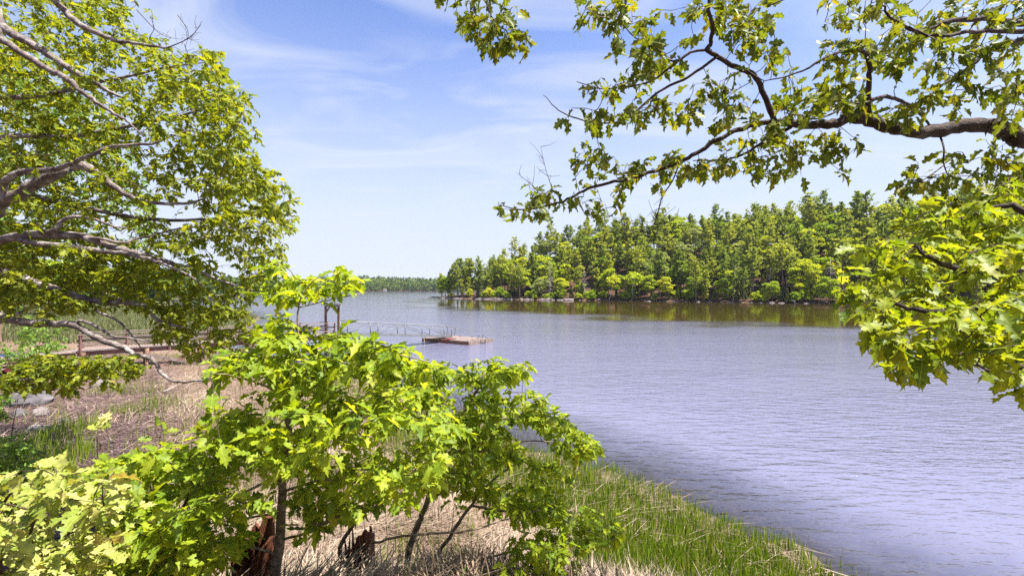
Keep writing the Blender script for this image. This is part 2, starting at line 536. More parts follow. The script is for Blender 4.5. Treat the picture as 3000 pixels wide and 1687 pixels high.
def ground_mat():
    m, nt = new_mat('ground')
    out = nd(nt, 'ShaderNodeOutputMaterial')
    b = nd(nt, 'ShaderNodeBsdfPrincipled')
    b.inputs['Roughness'].default_value = 0.95
    b.inputs['Specular IOR Level'].default_value = 0.1
    n1 = noise(nt, 0.9, 8, 0.7)
    n2 = noise(nt, 9.0, 6, 0.7, (1, 1, 1))
    straw = ramp(nt, n2, [(0.30, (0.06, 0.036, 0.028)), (0.5, (0.15, 0.10, 0.075)), (0.7, (0.27, 0.20, 0.15))])
    green = ramp(nt, n1, [(0.3, (0.06, 0.075, 0.03)), (0.55, (0.11, 0.125, 0.05)), (0.75, (0.18, 0.165, 0.10))])
    floor = ramp(nt, n1, [(0.3, (0.03, 0.016, 0.010)), (0.55, (0.075, 0.042, 0.026)), (0.75, (0.13, 0.085, 0.05))])
    mudc = ramp(nt, n1, [(0.3, (0.045, 0.036, 0.022)), (0.7, (0.13, 0.105, 0.07))])
    cur = straw
    for an, c in (('meadow', green), ('forest', floor), ('mud', mudc)):
        at = nd(nt, 'ShaderNodeAttribute', attribute_name=an)
        mx = nd(nt, 'ShaderNodeMix', data_type='RGBA')
        nt.links.new(at.outputs['Fac'], mx.inputs['Factor'])
        nt.links.new(cur, mx.inputs['A'])
        nt.links.new(c, mx.inputs['B'])
        cur = mx.outputs['Result']
    nt.links.new(cur, b.inputs['Base Color'])
    bp = nd(nt, 'ShaderNodeBump')
    bp.inputs['Strength'].default_value = 0.7
    bp.inputs['Distance'].default_value = 0.05
    nt.links.new(n2, bp.inputs['Height'])
    nt.links.new(bp.outputs[0], b.inputs['Normal'])
    nt.links.new(b.outputs[0], out.inputs[0])
    return m


M['ground'] = ground_mat()
ground = obj('ground', mesh_np('ground', np.stack([gx, gy, gz], 1), gf, M['ground'], True,
                               dict(meadow=meadow, forest=forest * 1.0, mud=mud)))
tag(ground, 'marshy bank and wooded shores round the inlet', kind='structure')


# ------------------------------------------------------------------ water
def water_mat():
    m, nt = new_mat('water')
    out = nd(nt, 'ShaderNodeOutputMaterial')
    tc = nd(nt, 'ShaderNodeTexCoord')

    def wave(scale, sx, sy, rot, detail, rough=0.55, dist=0.0):
        mp = nd(nt, 'ShaderNodeMapping')
        mp.inputs['Rotation'].default_value = (0, 0, R(rot))
        mp.inputs['Scale'].default_value = (sx, sy, 1)
        nt.links.new(tc.outputs['Object'], mp.inputs[0])
        n = nd(nt, 'ShaderNodeTexNoise')
        n.inputs['Scale'].default_value = scale
        n.inputs['Detail'].default_value = detail
        n.inputs['Roughness'].default_value = rough
        n.inputs['Distortion'].default_value = dist
        nt.links.new(mp.outputs[0], n.inputs['Vector'])
        return n.outputs['Fac']

    def mad(a, k, c=None):
        q = nd(nt, 'ShaderNodeMath', operation='MULTIPLY_ADD')
        nt.links.new(a, q.inputs[0])
        q.inputs[1].default_value = k
        if c is None: q.inputs[2].default_value = 0
        else: nt.links.new(c, q.inputs[2])
        return q.outputs[0]
    h = mad(wave(1.0, 1.1, 3.4, 14, 3), 0.14)
    h = mad(wave(1.0, 0.35, 0.9, -8, 2), 0.11, h)
    h = mad(wave(1.0, 3.5, 7.5, 30, 2), 0.026, h)
    calm = nd(nt, 'ShaderNodeAttribute', attribute_name='calm')
    # wind streaks in the calm belt
    st = wave(0.02, 0.35, 3.0, -24, 4, 0.6)
    mr = nd(nt, 'ShaderNodeMapRange')
    nt.links.new(st, mr.inputs[0])
    mr.inputs['From Min'].default_value = 0.56
    mr.inputs['From Max'].default_value = 0.70
    mr.inputs['To Min'].default_value = 0.05
    mr.inputs['To Max'].default_value = -0.40
    ad = nd(nt, 'ShaderNodeMath', operation='ADD')
    nt.links.new(calm.outputs['Fac'], ad.inputs[0])
    nt.links.new(mr.outputs[0], ad.inputs[1])
    st2 = nd(nt, 'ShaderNodeMapRange', interpolation_type='SMOOTHSTEP')
    nt.links.new(ad.outputs[0], st2.inputs[0])
    st2.inputs['From Min'].default_value = 0.30
    st2.inputs['From Max'].default_value = 0.85
    st2.inputs['To Min'].default_value = 1.0
    st2.inputs['To Max'].default_value = 0.008
    bp = nd(nt, 'ShaderNodeBump')
    bp.inputs['Distance'].default_value = 1.0
    chop = nd(nt, 'ShaderNodeAttribute', attribute_name='chop')
    cm = nd(nt, 'ShaderNodeMath', operation='MULTIPLY')
    nt.links.new(st2.outputs[0], cm.inputs[0])
    nt.links.new(chop.outputs['Fac'], cm.inputs[1])
    bp.inputs['Strength'].default_value = 1.0
    hm = nd(nt, 'ShaderNodeMath', operation='MULTIPLY')
    nt.links.new(h, hm.inputs[0])
    nt.links.new(cm.outputs[0], hm.inputs[1])
    h = hm.outputs[0]
    nt.links.new(h, bp.inputs['Height'])
    fr = nd(nt, 'ShaderNodeFresnel')
    fr.inputs['IOR'].default_value = 2.1
    nt.links.new(bp.outputs[0], fr.inputs['Normal'])
    gl = nd(nt, 'ShaderNodeBsdfGlossy')
    gl.inputs['Roughness'].default_value = 0.07
    nt.links.new(bp.outputs[0], gl.inputs['Normal'])
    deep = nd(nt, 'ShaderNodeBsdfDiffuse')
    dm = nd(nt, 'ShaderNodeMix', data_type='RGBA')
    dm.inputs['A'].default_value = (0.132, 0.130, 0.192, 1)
    dm.inputs['B'].default_value = (0.050, 0.035, 0.004, 1)   # tea brown water, its colour also painting in the reflection of the wood
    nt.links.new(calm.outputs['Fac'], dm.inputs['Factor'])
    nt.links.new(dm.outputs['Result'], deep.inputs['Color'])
    tr = nd(nt, 'ShaderNodeBsdfTransparent')
    tr.inputs['Color'].default_value = (0.62, 0.56, 0.44, 1)
    dp = nd(nt, 'ShaderNodeAttribute', attribute_name='depth')
    body = nd(nt, 'ShaderNodeMixShader')
    nt.links.new(dp.outputs['Fac'], body.inputs[0])
    nt.links.new(tr.outputs[0], body.inputs[1])
    nt.links.new(deep.outputs[0], body.inputs[2])
    ms = nd(nt, 'ShaderNodeMixShader')
    nt.links.new(fr.outputs[0], ms.inputs[0])
    nt.links.new(body.outputs[0], ms.inputs[1])
    nt.links.new(gl.outputs[0], ms.inputs[2])
    nt.links.new(ms.outputs[0], out.inputs[0])
    return m


M['water'] = water_mat()
wx, wy, wf = grid(sinh_axis(260, 7.0, 7.0), sinh_axis(260, 7.0, 7.0) + 12)
wz = ground_z(wx, wy)
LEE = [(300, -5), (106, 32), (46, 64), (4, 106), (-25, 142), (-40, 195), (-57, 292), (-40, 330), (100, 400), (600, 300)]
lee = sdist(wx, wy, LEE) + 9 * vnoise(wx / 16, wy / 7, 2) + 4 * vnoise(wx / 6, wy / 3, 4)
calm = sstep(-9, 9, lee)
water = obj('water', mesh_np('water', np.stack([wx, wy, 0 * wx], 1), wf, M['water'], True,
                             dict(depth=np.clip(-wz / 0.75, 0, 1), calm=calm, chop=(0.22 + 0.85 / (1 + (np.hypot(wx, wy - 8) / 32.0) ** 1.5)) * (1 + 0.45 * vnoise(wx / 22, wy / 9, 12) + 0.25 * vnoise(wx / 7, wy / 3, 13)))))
tag(water, 'rippled lavender blue water of the inlet', kind='structure')


# ------------------------------------------------------------------ far trees (built once per variant, then copied)
def unit(v):
    return v / (np.linalg.norm(v, axis=-1, keepdims=True) + 1e-9)


def sprays(cent, size, rng, upb=0.6, flat=1.0, outdir=None):
    """small folded leaf sprays (two triangles) at the given centres"""
    n = len(cent)
    nor = rng.normal(size=(n, 3)); nor[:, 2] = np.abs(nor[:, 2]) * flat + upb
    nor = unit(nor)
    d = rng.normal(size=(n, 3)) if outdir is None else outdir + 0.5 * rng.normal(size=(n, 3))
    d = unit(d - nor * (d * nor).sum(1, keepdims=True))
    s = np.cross(nor, d)
    L = (size * rng.uniform(0.6, 1.3, n))[:, None]
    W = L * rng.uniform(0.35, 0.6, n)[:, None]
    a = cent - d * L * 0.5
    b = cent + s * W + nor * W * 0.25
    c = cent + d * L * 0.6
    e = cent - s * W + nor * W * 0.25
    V = np.stack([a, b, c, e], 1).reshape(-1, 3)
    i = np.arange(n) * 4
    F = np.concatenate([np.stack([i, i + 1, i + 2], 1), np.stack([i, i + 2, i + 3], 1)])
    return V, F, np.repeat(rng.uniform(0, 1, n), 4)


def pine_meshes(seed, h, mat, dense=1.0, low=0.28, spread=0.2):
    rng = np.random.default_rng(seed)
    tb = MB()
    lean = rng.normal(0, 0.02, 2)
    tp = np.array([[lean[0] * z * z / h + 0.1 * math.sin(z), lean[1] * z * z / h, z] for z in np.linspace(-1.0, h * 0.98, 9)])
    tb.tube(tp, np.linspace(0.011 * h + 0.05, 0.03, 9), 6)
    cent, out = [], []
    z = low * h
    while z < h * 0.99:
        t = (z - low * h) / (h * (1 - low))
        n = rng.integers(4, 7)
        Lm = h * spread * (1.06 - t) ** 0.66 * (0.5 + 0.5 * min(1, t * 3)) * rng.uniform(0.6, 1.25)
        for k in range(n):
            L = Lm * rng.uniform(0.45, 1.25)
            if rng.random() < 0.08: continue
            az = rng.uniform(0, 2 * np.pi)
            rise = rng.uniform(0.0, 0.45) + 0.4 * t
            dv = np.array([math.cos(az), math.sin(az), rise])
            o = np.array([lean[0] * z * z / h, lean[1] * z * z / h, z])
            if L > 0.8 and t < 0.6:
                tb.tube([o, o + dv * L * 0.5, o + dv * L * np.array([1, 1, 1.15])], [0.05, 0.035, 0.012], 3, False)
            m = max(3, int((4 + L * 3.2) * dense))
            for q in range(m):
                f = 0.25 + 0.75 * rng.random() ** 0.7
                p = o + dv * L * f + np.array([0, 0, 0.25 * L * f * f])
                p = p + rng.normal(0, 0.16 + 0.12 * L * f * 0.6, 3) * np.array([1, 1, 0.35])
                cent.append(p); out.append(dv + np.array([0, 0, 0.5]))
        z += rng.uniform(0.55, 1.0) * (0.7 + 0.02 * h)
    cent.append([lean[0] * h, lean[1] * h, h]); out.append([0, 0, 1])
    V, F, r = sprays(np.array(cent), 0.72, rng, 0.55, 0.8, unit(np.array(out, float)))
    crown = mesh_np('crown', V, F, mat, False, dict(rnd=r))
    trunk = mesh_np('trunk', np.concatenate(tb.v), tb.f, M['trunk_far'], True)
    return trunk, crown


def broad_meshes(seed, h, mat, width=0.36, low=0.3, dense=1.7, trunkmat=None, size=0.62):
    rng = np.random.default_rng(seed)
    tb = MB()
    top = np.array([rng.normal(0, 0.05 * h), rng.normal(0, 0.05 * h), h * 0.75])
    tb.tube(catmull([[0, 0, -0.8], [0.02 * h * rng.normal(), 0, 0.2 * h], top * [0.6, 0.6, 0.6], top], 3), np.linspace(0.012 * h + 0.05, 0.03, 10), 6)
    cent = []
    nl = rng.integers(13, 19)
    for k in range(nl):
        t = (k + rng.random()) / nl
        zz = h * (low + (1 - low) * t * 0.9)
        rad = h * width * math.sin(math.pi * (0.18 + 0.72 * t)) * rng.uniform(0.35, 1.0)
        az = k * 2.4 + rng.uniform(-0.6, 0.6)
        c = np.array([rad * math.cos(az), rad * math.sin(az), zz])
        s0 = top * np.array([0.7, 0.7, 0]) * (zz / h) + np.array([0, 0, max(0.18 * h, zz - 0.18 * h)])
        tb.tube([s0, (s0 + c) / 2 + [0, 0, 0.02 * h], c], [0.07, 0.045, 0.015], 4, False)
        lr = h * width * rng.uniform(0.26, 0.5)
        m = int(lr * lr * 34 * dense) + 14
        u = unit(rng.normal(size=(m, 3)))
        u[:, 2] = np.where(u[:, 2] < -0.35, -u[:, 2] * 0.4, u[:, 2])
        rr = lr * rng.uniform(0.55, 1.05, m)[:, None] ** 0.6
        cent.append(c + u * rr * np.array([1.1, 1.1, 0.62]))
    cent = np.concatenate(cent)
    V, F, r = sprays(cent, size, rng, 0.45, 0.8)
    zc = (V[:, 2] / h)
    crown = mesh_np('crown', V, F, mat, False, dict(rnd=r))
    trunk = mesh_np('trunk', np.concatenate(tb.v), tb.f, trunkmat or M['trunk_far'], True)
    return trunk, crown


def cedar_meshes(seed, h, mat):
    rng = np.random.default_rng(seed)
    tb = MB().tube([[0, 0, -0.6], [0, 0, h * 0.5], [0, 0, h * 0.95]], [0.12, 0.07, 0.02], 5)
    n = int(160 * h)
    t = rng.random(n) ** 0.8
    az = rng.uniform(0, 2 * np.pi, n)
    rad = h * 0.20 * (1 - t) ** 0.8 * (0.75 + 0.35 * np.sin(az * 3 + t * 9)) * np.sqrt(rng.uniform(0.3, 1, n)) + 0.05
    cent = np.stack([rad * np.cos(az), rad * np.sin(az), 0.05 * h + t * h * 0.95], 1)
    out = np.stack([np.cos(az) * 0.5, np.sin(az) * 0.5, np.ones(n)], 1)
    V, F, r = sprays(cent, 0.55, rng, 0.2, 0.4, unit(out))
    return mesh_np('trunk', np.concatenate(tb.v), tb.f, M['trunk_far'], True), mesh_np('crown', V, F, mat, False, dict(rnd=r))


def dead_meshes(seed, h, drop=0.0):
    rng = np.random.default_rng(seed)
    tb = MB()
    tb.tube(catmull([[0, 0, -0.8], [0.1, 0, 0.4 * h], [0.25, 0.1, h]], 4), np.linspace(0.20, 0.03, 9), 6)
    br = MB()
    for k in range(int(h * 3.6)):
        z = h * rng.uniform(0.12, 0.97)
        L = (1 - 0.75 * z / h) * h * 0.24 * rng.uniform(0.4, 1.2)
        az = rng.uniform(0, 6.28)
        dv = np.array([math.cos(az), math.sin(az), rng.uniform(-0.35, 0.25) - drop])
        o = np.array([0.25 * z / h, 0.1 * z / h, z])
        e = o + dv * L
        br.tube([o, o + dv * L * 0.5 + [0, 0, 0.06 * L], e], [0.05, 0.035, 0.012], 3, False)
        for q in range(3):
            f = rng.uniform(0.4, 0.9)
            s = o + dv * L * f
            br.tube([s, s + (dv + rng.normal(0, 0.6, 3)) * L * 0.3], [0.025, 0.008], 3, False)
    return (mesh_np('trunk', np.concatenate(tb.v), tb.f, M['dead_wood'], True),
            mesh_np('branches', np.concatenate(br.v), br.f, M['dead_wood'], False))


def place_tree(name, meshes, loc, rot, scale, label, group, cat='tree', cname='crown', lean=(0, 0)):
    r = empty(name, loc, label, cat, group)
    r.rotation_euler = (lean[0], lean[1], rot)
    r.scale = scale if isinstance(scale, tuple) else (scale,) * 3
    obj('trunk', meshes[0], r)
    obj(cname, meshes[1], r)
    return r


PINES = [pine_meshes(10 + i, h, M['pine_far'], dn, lo, sp) for i, (h, dn, lo, sp) in enumerate(
    [(20, 1.7, 0.22, 0.185), (18, 1.8, 0.18, 0.205), (22, 1.4, 0.30, 0.18), (16, 1.8, 0.12, 0.215), (19, 1.2, 0.40, 0.21), (14, 1.9, 0.10, 0.22), (21, 1.0, 0.48, 0.20)])]
BROADS = [broad_meshes(30 + i, h, M['broad_far'], w, lo) for i, (h, w, lo) in enumerate(
    [(14, 0.34, 0.25), (12, 0.40, 0.22), (16, 0.32, 0.32), (10, 0.42, 0.2), (13, 0.36, 0.35)])]
PALES = [broad_meshes(50 + i, h, M['broad_pale'], w, lo, 1.3) for i, (h, w, lo) in enumerate([(12, 0.36, 0.25), (15, 0.32, 0.3), (9, 0.42, 0.2)])]
BUSHES = [broad_meshes(60 + i, h, M['broad_far'], 0.55, 0.12, 1.8, None, 0.55) for i, h in enumerate([4.0, 5.5, 3.2])]
CEDARS = [cedar_meshes(70 + i, h, M['cedar_far']) for i, h in enumerate([7.0, 5.5, 8.5])]
DEADS = [dead_meshes(80, 14), dead_meshes(81, 11, 0.2)]
BIRCH = broad_meshes(90, 11, M['broad_far'], 0.34, 0.55, 0.7, M['birch'], 0.7)

frng = np.random.default_rng(5)
spots = []


def free(x, y, dmin):
    return all((x - a) ** 2 + (y - b) ** 2 > dmin * dmin for a, b in spots)


def plant(kind, x, y, sc=1.0, rot=None, lean=(0, 0), sink=0.0):
    z = float(ground_z(x, y)) - sink
    rot = frng.uniform(0, 6.28) if rot is None else rot
    b = float(sdist(x, y, PEN))
    zone = 'along the rocky shoreline' if b < 14 else ('on the lower slope' if b < 42 else 'along the ridge')
    s = (sc * frng.uniform(0.92, 1.1),) * 2 + (sc,)
    spots.append((x, y))
    if kind == 'pine':
        return place_tree('pine_tree', PINES[frng.integers(len(PINES))], (x, y, z), rot, s,
                          'dark green pine tree growing %s of the wooded peninsula' % zone, 'pines %s of the peninsula' % zone, lean=lean)
    if kind == 'broad':
        return place_tree('broadleaf_tree', BROADS[frng.integers(len(BROADS))], (x, y, z), rot, s,
                          'fresh green broadleaf tree growing %s of the wooded peninsula' % zone, 'broadleaf trees %s of the peninsula' % zone, lean=lean)
    if kind == 'pale':
        return place_tree('pale_tree', PALES[frng.integers(len(PALES))], (x, y, z), rot, s,
                          'pale yellow green tree in young leaf %s of the wooded peninsula' % zone, 'pale young leaved trees %s of the peninsula' % zone, lean=lean)
    if kind == 'bush':
        return place_tree('shore_bush', BUSHES[frng.integers(len(BUSHES))], (x, y, z), rot, s,
                          'low rounded green bush above the rocks of the wooded peninsula', 'bushes on the peninsula shore', 'bush', lean=lean)
    if kind == 'cedar':
        return place_tree('cedar_tree', CEDARS[frng.integers(len(CEDARS))], (x, y, z), rot, s,
                          'small cone shaped olive cedar on the shore of the wooded peninsula', 'cedars on the peninsula shore', lean=lean)
    if kind == 'dead':
        return place_tree('dead_tree', DEADS[frng.integers(2)], (x, y, z), rot, s,
                          'bare grey dead tree standing on the shore of the wooded peninsula', 'dead trees on the peninsula shore', cname='branches', lean=lean)
    if kind == 'birch':
        return place_tree('birch_tree', BIRCH, (x, y, z), rot, s,
                          'slender white trunked birch leaning over the peninsula shore', 'leaning birches on the peninsula shore', lean=lean)


PEN_D = np.arange(100, 420, 0.5)


def pen_at(px, inland):
    """point on the peninsula seen in photo column px, so far behind its shoreline"""
    k = (px - 1500.0) / FPX
    ok = sdist(k * PEN_D, PEN_D, PEN) > inland
    d = float(PEN_D[np.argmax(ok)]) if ok.any() else 300.0
    return k * d, d


# the ones the photograph lets you pick out
SINGLE = {1272: 'scraggy bare tree leaning out over the water at the peninsula tip',
          1611: 'tall slim dead snag standing among green broadleaf trees above the granite ledges',
          1712: 'pale bare snag beside a small cedar next to the leaning birches',
          2432: 'tall grey dead tree with drooping bare branches above the fallen branches',
          2400: 'short dead tree tilted sideways over the boulders of the peninsula',
          2255: 'grey dead tree standing behind the pair of small cedars',
          2475: 'bare leaning trunk at the far end of the boulder shore',
          1785: 'white birch leaning strongly out over the peninsula shore',
          1852: 'slender white birch leaning slightly over the peninsula shore',
          1840: 'white birch leaning back against the wood between the other birches',
          1293: 'pine standing alone at the very tip of the peninsula',
          2371: 'tallest pine on the peninsula skyline rising above the ridge'}
for kind, px, inl, sc, lean in [
        ('pine', 1293, 2.5, 0.85, (0, 0)), ('pine', 1313, 4, 0.9, (0, 0)), ('pine', 1330, 6, 1.0, (0, 0)), ('pine', 1352, 8, 1.1, (0, 0)), ('pine', 1378, 10, 1.2, (0, 0)), ('pine', 1402, 12, 1.15, (0, 0)), ('dead', 1272, 1.5, 0.55, (0, -0.5)),
        ('dead', 1611, 5, 1.35, (0, 0)), ('dead', 1712, 4, 1.05, (0, 0)), ('dead', 2432, 7, 1.45, (0, 0)), ('dead', 2400, 4, 0.9, (0.1, 0.5)),
        ('dead', 2255, 9, 1.1, (0, 0)), ('dead', 2475, 5, 1.0, (0.2, -0.3)),
        ('birch', 1785, 2.5, 1.0, (0, -0.32)), ('birch', 1852, 3.5, 1.1, (0, -0.15)), ('birch', 1840, 5, 1.0, (0, 0.2)),
        ('cedar', 2293, 3, 1.05, (0, 0)), ('cedar', 2322, 3, 0.95, (0, 0)), ('cedar', 2183, 3, 0.95, (0, 0)), ('cedar', 2235, 5, 1.15, (0, 0)),
        ('cedar', 2100, 3, 0.9, (0, 0)), ('cedar', 1705, 3.5, 0.9, (0, 0)), ('cedar', 2130, 4, 0.85, (0, 0)), ('cedar', 1985, 3, 0.85, (0, 0)), ('cedar', 1960, 5, 1.1, (0, 0)),
        ('pale', 1890, 14, 1.1, (0, 0)), ('pale', 1930, 22, 1.2, (0, 0)), ('pale', 2160, 36, 1.25, (0, 0)), ('pale', 2110, 44, 1.2, (0, 0)),
        ('pale', 1975, 46, 1.1, (0, 0)), ('pale', 2370, 12, 0.9, (0, 0)), ('pale', 1425, 8, 0.8, (0, 0)),
        ('broad', 1470, 16, 1.15, (0, 0)), ('broad', 1530, 20, 1.25, (0, 0)), ('broad', 1590, 24, 1.2, (0, 0)), ('broad', 1440, 12, 1.0, (0, 0)),
        ('broad', 2330, 42, 1.35, (0, 0)), ('broad', 2350, 36, 1.2, (0, 0)), ('broad', 2190, 64, 1.3, (0, 0)), ('broad', 2240, 62, 1.2, (0, 0)),
        ('broad', 1980, 58, 1.2, (0, 0)), ('broad', 2030, 8, 0.8, (0, 0)), ('broad', 2060, 7, 0.7, (0, 0)), ('broad', 2355, 5, 0.55, (0, 0)),
        ('pine', 2371, 62, 1.25, (0, 0)), ('pine', 2270, 64, 1.2, (0, 0))]:
    x, y = pen_at(px, inl)
    o = plant(kind, x, y, sc, lean=lean)
    if px in SINGLE:
        o['label'] = SINGLE[px]
        del o['group']
# low edge
for px in np.linspace(1285, 2990, 120):
    x, y = pen_at(px + frng.uniform(-10, 10), frng.uniform(1.0, 7))
    if free(x, y, 1.3):
        plant(frng.choice(['bush', 'bush', 'bush', 'cedar', 'broad', 'pine']), x, y, frng.uniform(0.6, 1.0))
# the wood behind it
tries = 0
while tries < 9000 and len(spots) < 600:
    tries += 1
    px = frng.uniform(1285, 3100)
    inl = 3 + 96 * frng.random() ** 0.9
    k = (px - 1500.0) / FPX
    x, y = pen_at(px, inl) if tries < 4000 else pen_at(px, 10 + 70 * frng.random())
    if x > 240: continue
    dmin = 3.0 + 0.020 * inl
    if not free(x, y, dmin): continue
    u = frng.random() + 0.22 * vnoise(x / 25.0, y / 25.0, 4)
    kind = 'pine' if u > 0.33 else ('broad' if u > 0.04 else 'pale')
    sc = frng.uniform(0.85, 1.28) * (0.82 + 0.18 * min(1, inl / 30))
    if x < -25: sc *= 0.95
    plant(kind, x, y, sc)

# the wooded left shore and the far shores
lspots = 0
while lspots < 75:
    hl_ = frng.uniform(-2, 55)
    yy = frng.uniform(38, 210)
    xx = -(30 + (yy - 28) * 1.0 + hl_)
    if float(sdist(xx, yy, LAND_A)) < 3 or not free(xx, yy, 4.5): continue
    if yy < 50 and hl_ < 8: continue
    spots.append((xx, yy)); lspots += 1
    kd = frng.random()
    ms = PINES[frng.integers(len(PINES))] if kd > 0.6 else BROADS[frng.integers(len(BROADS))]
    place_tree('pine_tree' if kd > 0.6 else 'broadleaf_tree', ms, (xx, yy, float(ground_z(xx, yy))), frng.uniform(0, 6), frng.uniform(0.6, 0.95),
               ('dark pine on the wooded rise behind the marsh cove and pier' if kd > 0.6 else 'green broadleaf tree on the wooded rise behind the marsh cove and pier'),
               'pines behind the cove' if kd > 0.6 else 'broadleaf trees behind the cove')


def far_wood(name, pts, hts, mat, seed, label):
    rng = np.random.default_rng(seed)
    cent = []
    for (x, y), h, z in zip(pts, hts, ground_z(pts[:, 0], pts[:, 1])):
        n = 56
        t = rng.random(n)
        pine = rng.random() < 0.3
        w = h * (0.17 * (1.1 - t) if pine else 0.42 * np.sin(np.pi * (0.2 + 0.75 * t)) * rng.uniform(0.4, 1.1, n))
        az = rng.uniform(0, 6.28, n)
        cent.append(np.stack([x + w * np.cos(az), y + w * np.sin(az), z + h * (0.08 + 0.92 * t)], 1))
    V, F, r = sprays(np.concatenate(cent), 3.0, rng, 0.5, 0.8)
    r = np.repeat(np.repeat(rng.uniform(0, 1, len(pts)), 56) * 0.7 + 0.3 * rng.random(56 * len(pts)), 4)
    return tag(obj(name, mesh_np(name, V, F, mat, False, dict(rnd=r))), label, 'wood', kind='stuff')


fx, fy = frng.uniform(-520, 60, 4000), frng.uniform(950, 1240, 4000)
ok = sdist(fx, fy, FAR) > 2
fp = np.stack([fx, fy], 1)[ok][:1500]
fh = frng.uniform(13, 22, len(fp))
M['wood_attr'] = leaf_mat('wood_attr', [(0.0, (0.030, 0.062, 0.018)), (0.5, (0.075, 0.115, 0.022)), (1.0, (0.15, 0.185, 0.03))], 0.2, (1.2, 1.2, 0.6), 0.8, 0.1)
far_wood('far_wood', fp, fh, M['wood_attr'], 77, 'dark blue green wood along the far end of the inlet')
fy = frng.uniform(190, 960, 4000)
fx = -175 - (fy - 235) * 0.25 - np.abs(frng.normal(0, 60, 4000)) + 25
ok = sdist(fx, fy, LAND_A)
ok = (ok > 2) & (ok < 130)
fp = np.stack([fx, fy], 1)[ok][:1300]
fh = frng.uniform(9, 16, len(fp))
far_wood('shore_wood', fp, fh, M['wood_attr'], 78, 'hazy green wood along the left shore of the inlet')


# ------------------------------------------------------------------ rocks
def rock_mesh(seed, sx, sy, sz, mat, sub=3, flat=0.25):
    import bmesh
    bm = bmesh.new()
    bmesh.ops.create_icosphere(bm, subdivisions=sub, radius=1.0)
    V = np.array([v.co[:] for v in bm.verts])
    rng = np.random.default_rng(seed)
    for k in range(9):                                   # planar facets
        n = unit(rng.normal(size=3)); c = rng.uniform(0.5, 0.9)
        dd = V @ n
        V = V - np.outer(np.maximum(dd - c, 0) * 0.85, n)
    V = V * (1 + 0.09 * vnoise(V[:, 0] * 3 + seed, V[:, 1] * 3 + V[:, 2] * 2, seed)[:, None])
    V = V * np.array([sx, sy, sz]) * 0.5
    V[:, 2] = np.maximum(V[:, 2], -sz * flat)
    for v, c in zip(bm.verts, V): v.co = c
    me = bpy.data.meshes.new('rock')
    bm.to_mesh(me); bm.free()
    me.materials.append(mat)
    return me


LEDGES = [rock_mesh(100 + i, 6, 3, 1.7, M['rock_pale'], 3) for i in range(4)]
for px in [1268, 1300, 1318, 1335, 1345, 1400, 1412, 1430, 1446, 1460, 1475, 1495, 1528, 1545, 1556, 1590, 1604, 1618, 1640, 1662, 1700, 1725,
           1900, 1932, 1975, 2010, 2045, 2080, 2112, 2140, 2175, 2200, 2228, 2260, 2290, 2330, 2365, 2400, 2440]:
    x, y = pen_at(px, frng.uniform(-0.3, 0.9))
    big = frng.uniform(0.55, 1.05) if px < 1700 else frng.uniform(0.22, 0.5)
    o = obj('shore_rock', LEDGES[frng.integers(4)], loc=(x, y, 0.12 * big))
    o.scale = (big * frng.uniform(0.8, 1.3), big, big * frng.uniform(0.6, 1.0))
    o.rotation_euler = (0, 0, R(-28) + frng.uniform(-0.3, 0.3))
    if px < 1700: tag(o, 'broad pale granite ledge at the waterline of the peninsula point', 'rock', 'ledges at the peninsula point')
    else: tag(o, 'small grey boulder at the waterline below the tall pines of the peninsula', 'rock', 'boulders below the peninsula wood')
for x, y, s in [(-53, 281, 0.45), (-56, 289, 0.35)]:
    o = obj('shore_rock', LEDGES[0], loc=(x, y, 0.0)); o.scale = (s, s, s * 0.7)
    tag(o, 'low dark rock standing in the water off the peninsula tip', 'rock', 'rocks off the peninsula tip')
# driftwood below the peninsula wood
for px, ln, az in [(2420, 5, 0.5), (2445, 4, 0.9), (2330, 3, 0.2), (1460, 3.5, 0.1), (1620, 3, -0.3), (1760, 4, 0.4)]:
    x, y = pen_at(px, 0.6)
    rg = np.random.default_rng(int(px))
    mb = MB().tube(catmull([[0, 0, 0.3], [ln * 0.5, 0.2, 0.55], [ln, 0.1, 0.9]], 3), np.linspace(0.16, 0.04, 7), 6)
    for q in range(6):
        f = rg.uniform(0.3, 0.95)
        mb.tube([[ln * f, 0.1, 0.3 + 0.6 * f], [ln * f + rg.uniform(0.1, 0.9), rg.normal(0, 0.5), 0.6 * f + rg.uniform(0.3, 1.4)]], [0.05, 0.015], 4, False)
    o = mb.build('fallen_tree', M['dead_wood'], smooth=True)
    o.location = (x, y, 0.15); o.rotation_euler = (0, 0, az - 2.6)
    tag(o, 'bleached fallen branch lying at the peninsula waterline', 'driftwood', 'fallen branches on the peninsula shore')
# small white boathouse on the far shore
bx, by = (1128 - 1500) / FPX * 1004, 1004
bh = empty('boathouse', (bx, by, 0.5), 'tiny white boathouse at the edge of the far wood', 'boathouse')
MB().beam((-3, 0, 1.5), (3, 0, 1.5), 5, 3).build('wall', M['white_paint'], bh)
MB().add([(-3.4, -2.9, 2.9), (3.4, -2.9, 2.9), (3.4, 2.9, 2.9), (-3.4, 2.9, 2.9), (-3.4, 0, 4.6), (3.4, 0, 4.6)],
         [(0, 1, 5, 4), (2, 3, 4, 5), (1, 2, 5), (3, 0, 4), (3, 2, 1, 0)]).build('roof', M['rock'], bh)
MB().beam((0, -2.56, 0.0), (0, -2.56, 2.0), 1.6, 0.1).build('door', M['wood_brown'], bh)


# ------------------------------------------------------------------ floating dock
def xy(a, z): return np.array([a[0], a[1], z])


FN, FL, FR = np.array([-4.47, 46.6]), np.array([-9.85, 50.1]), np.array([-2.11, 49.4])
ex, ey = unit(FL - FN), unit(FR - FN)
lx, ly = np.linalg.norm(FL - FN), np.linalg.norm(FR - FN)


def fl(u, v, z): return xy(FN + ex * u + ey * v, z)


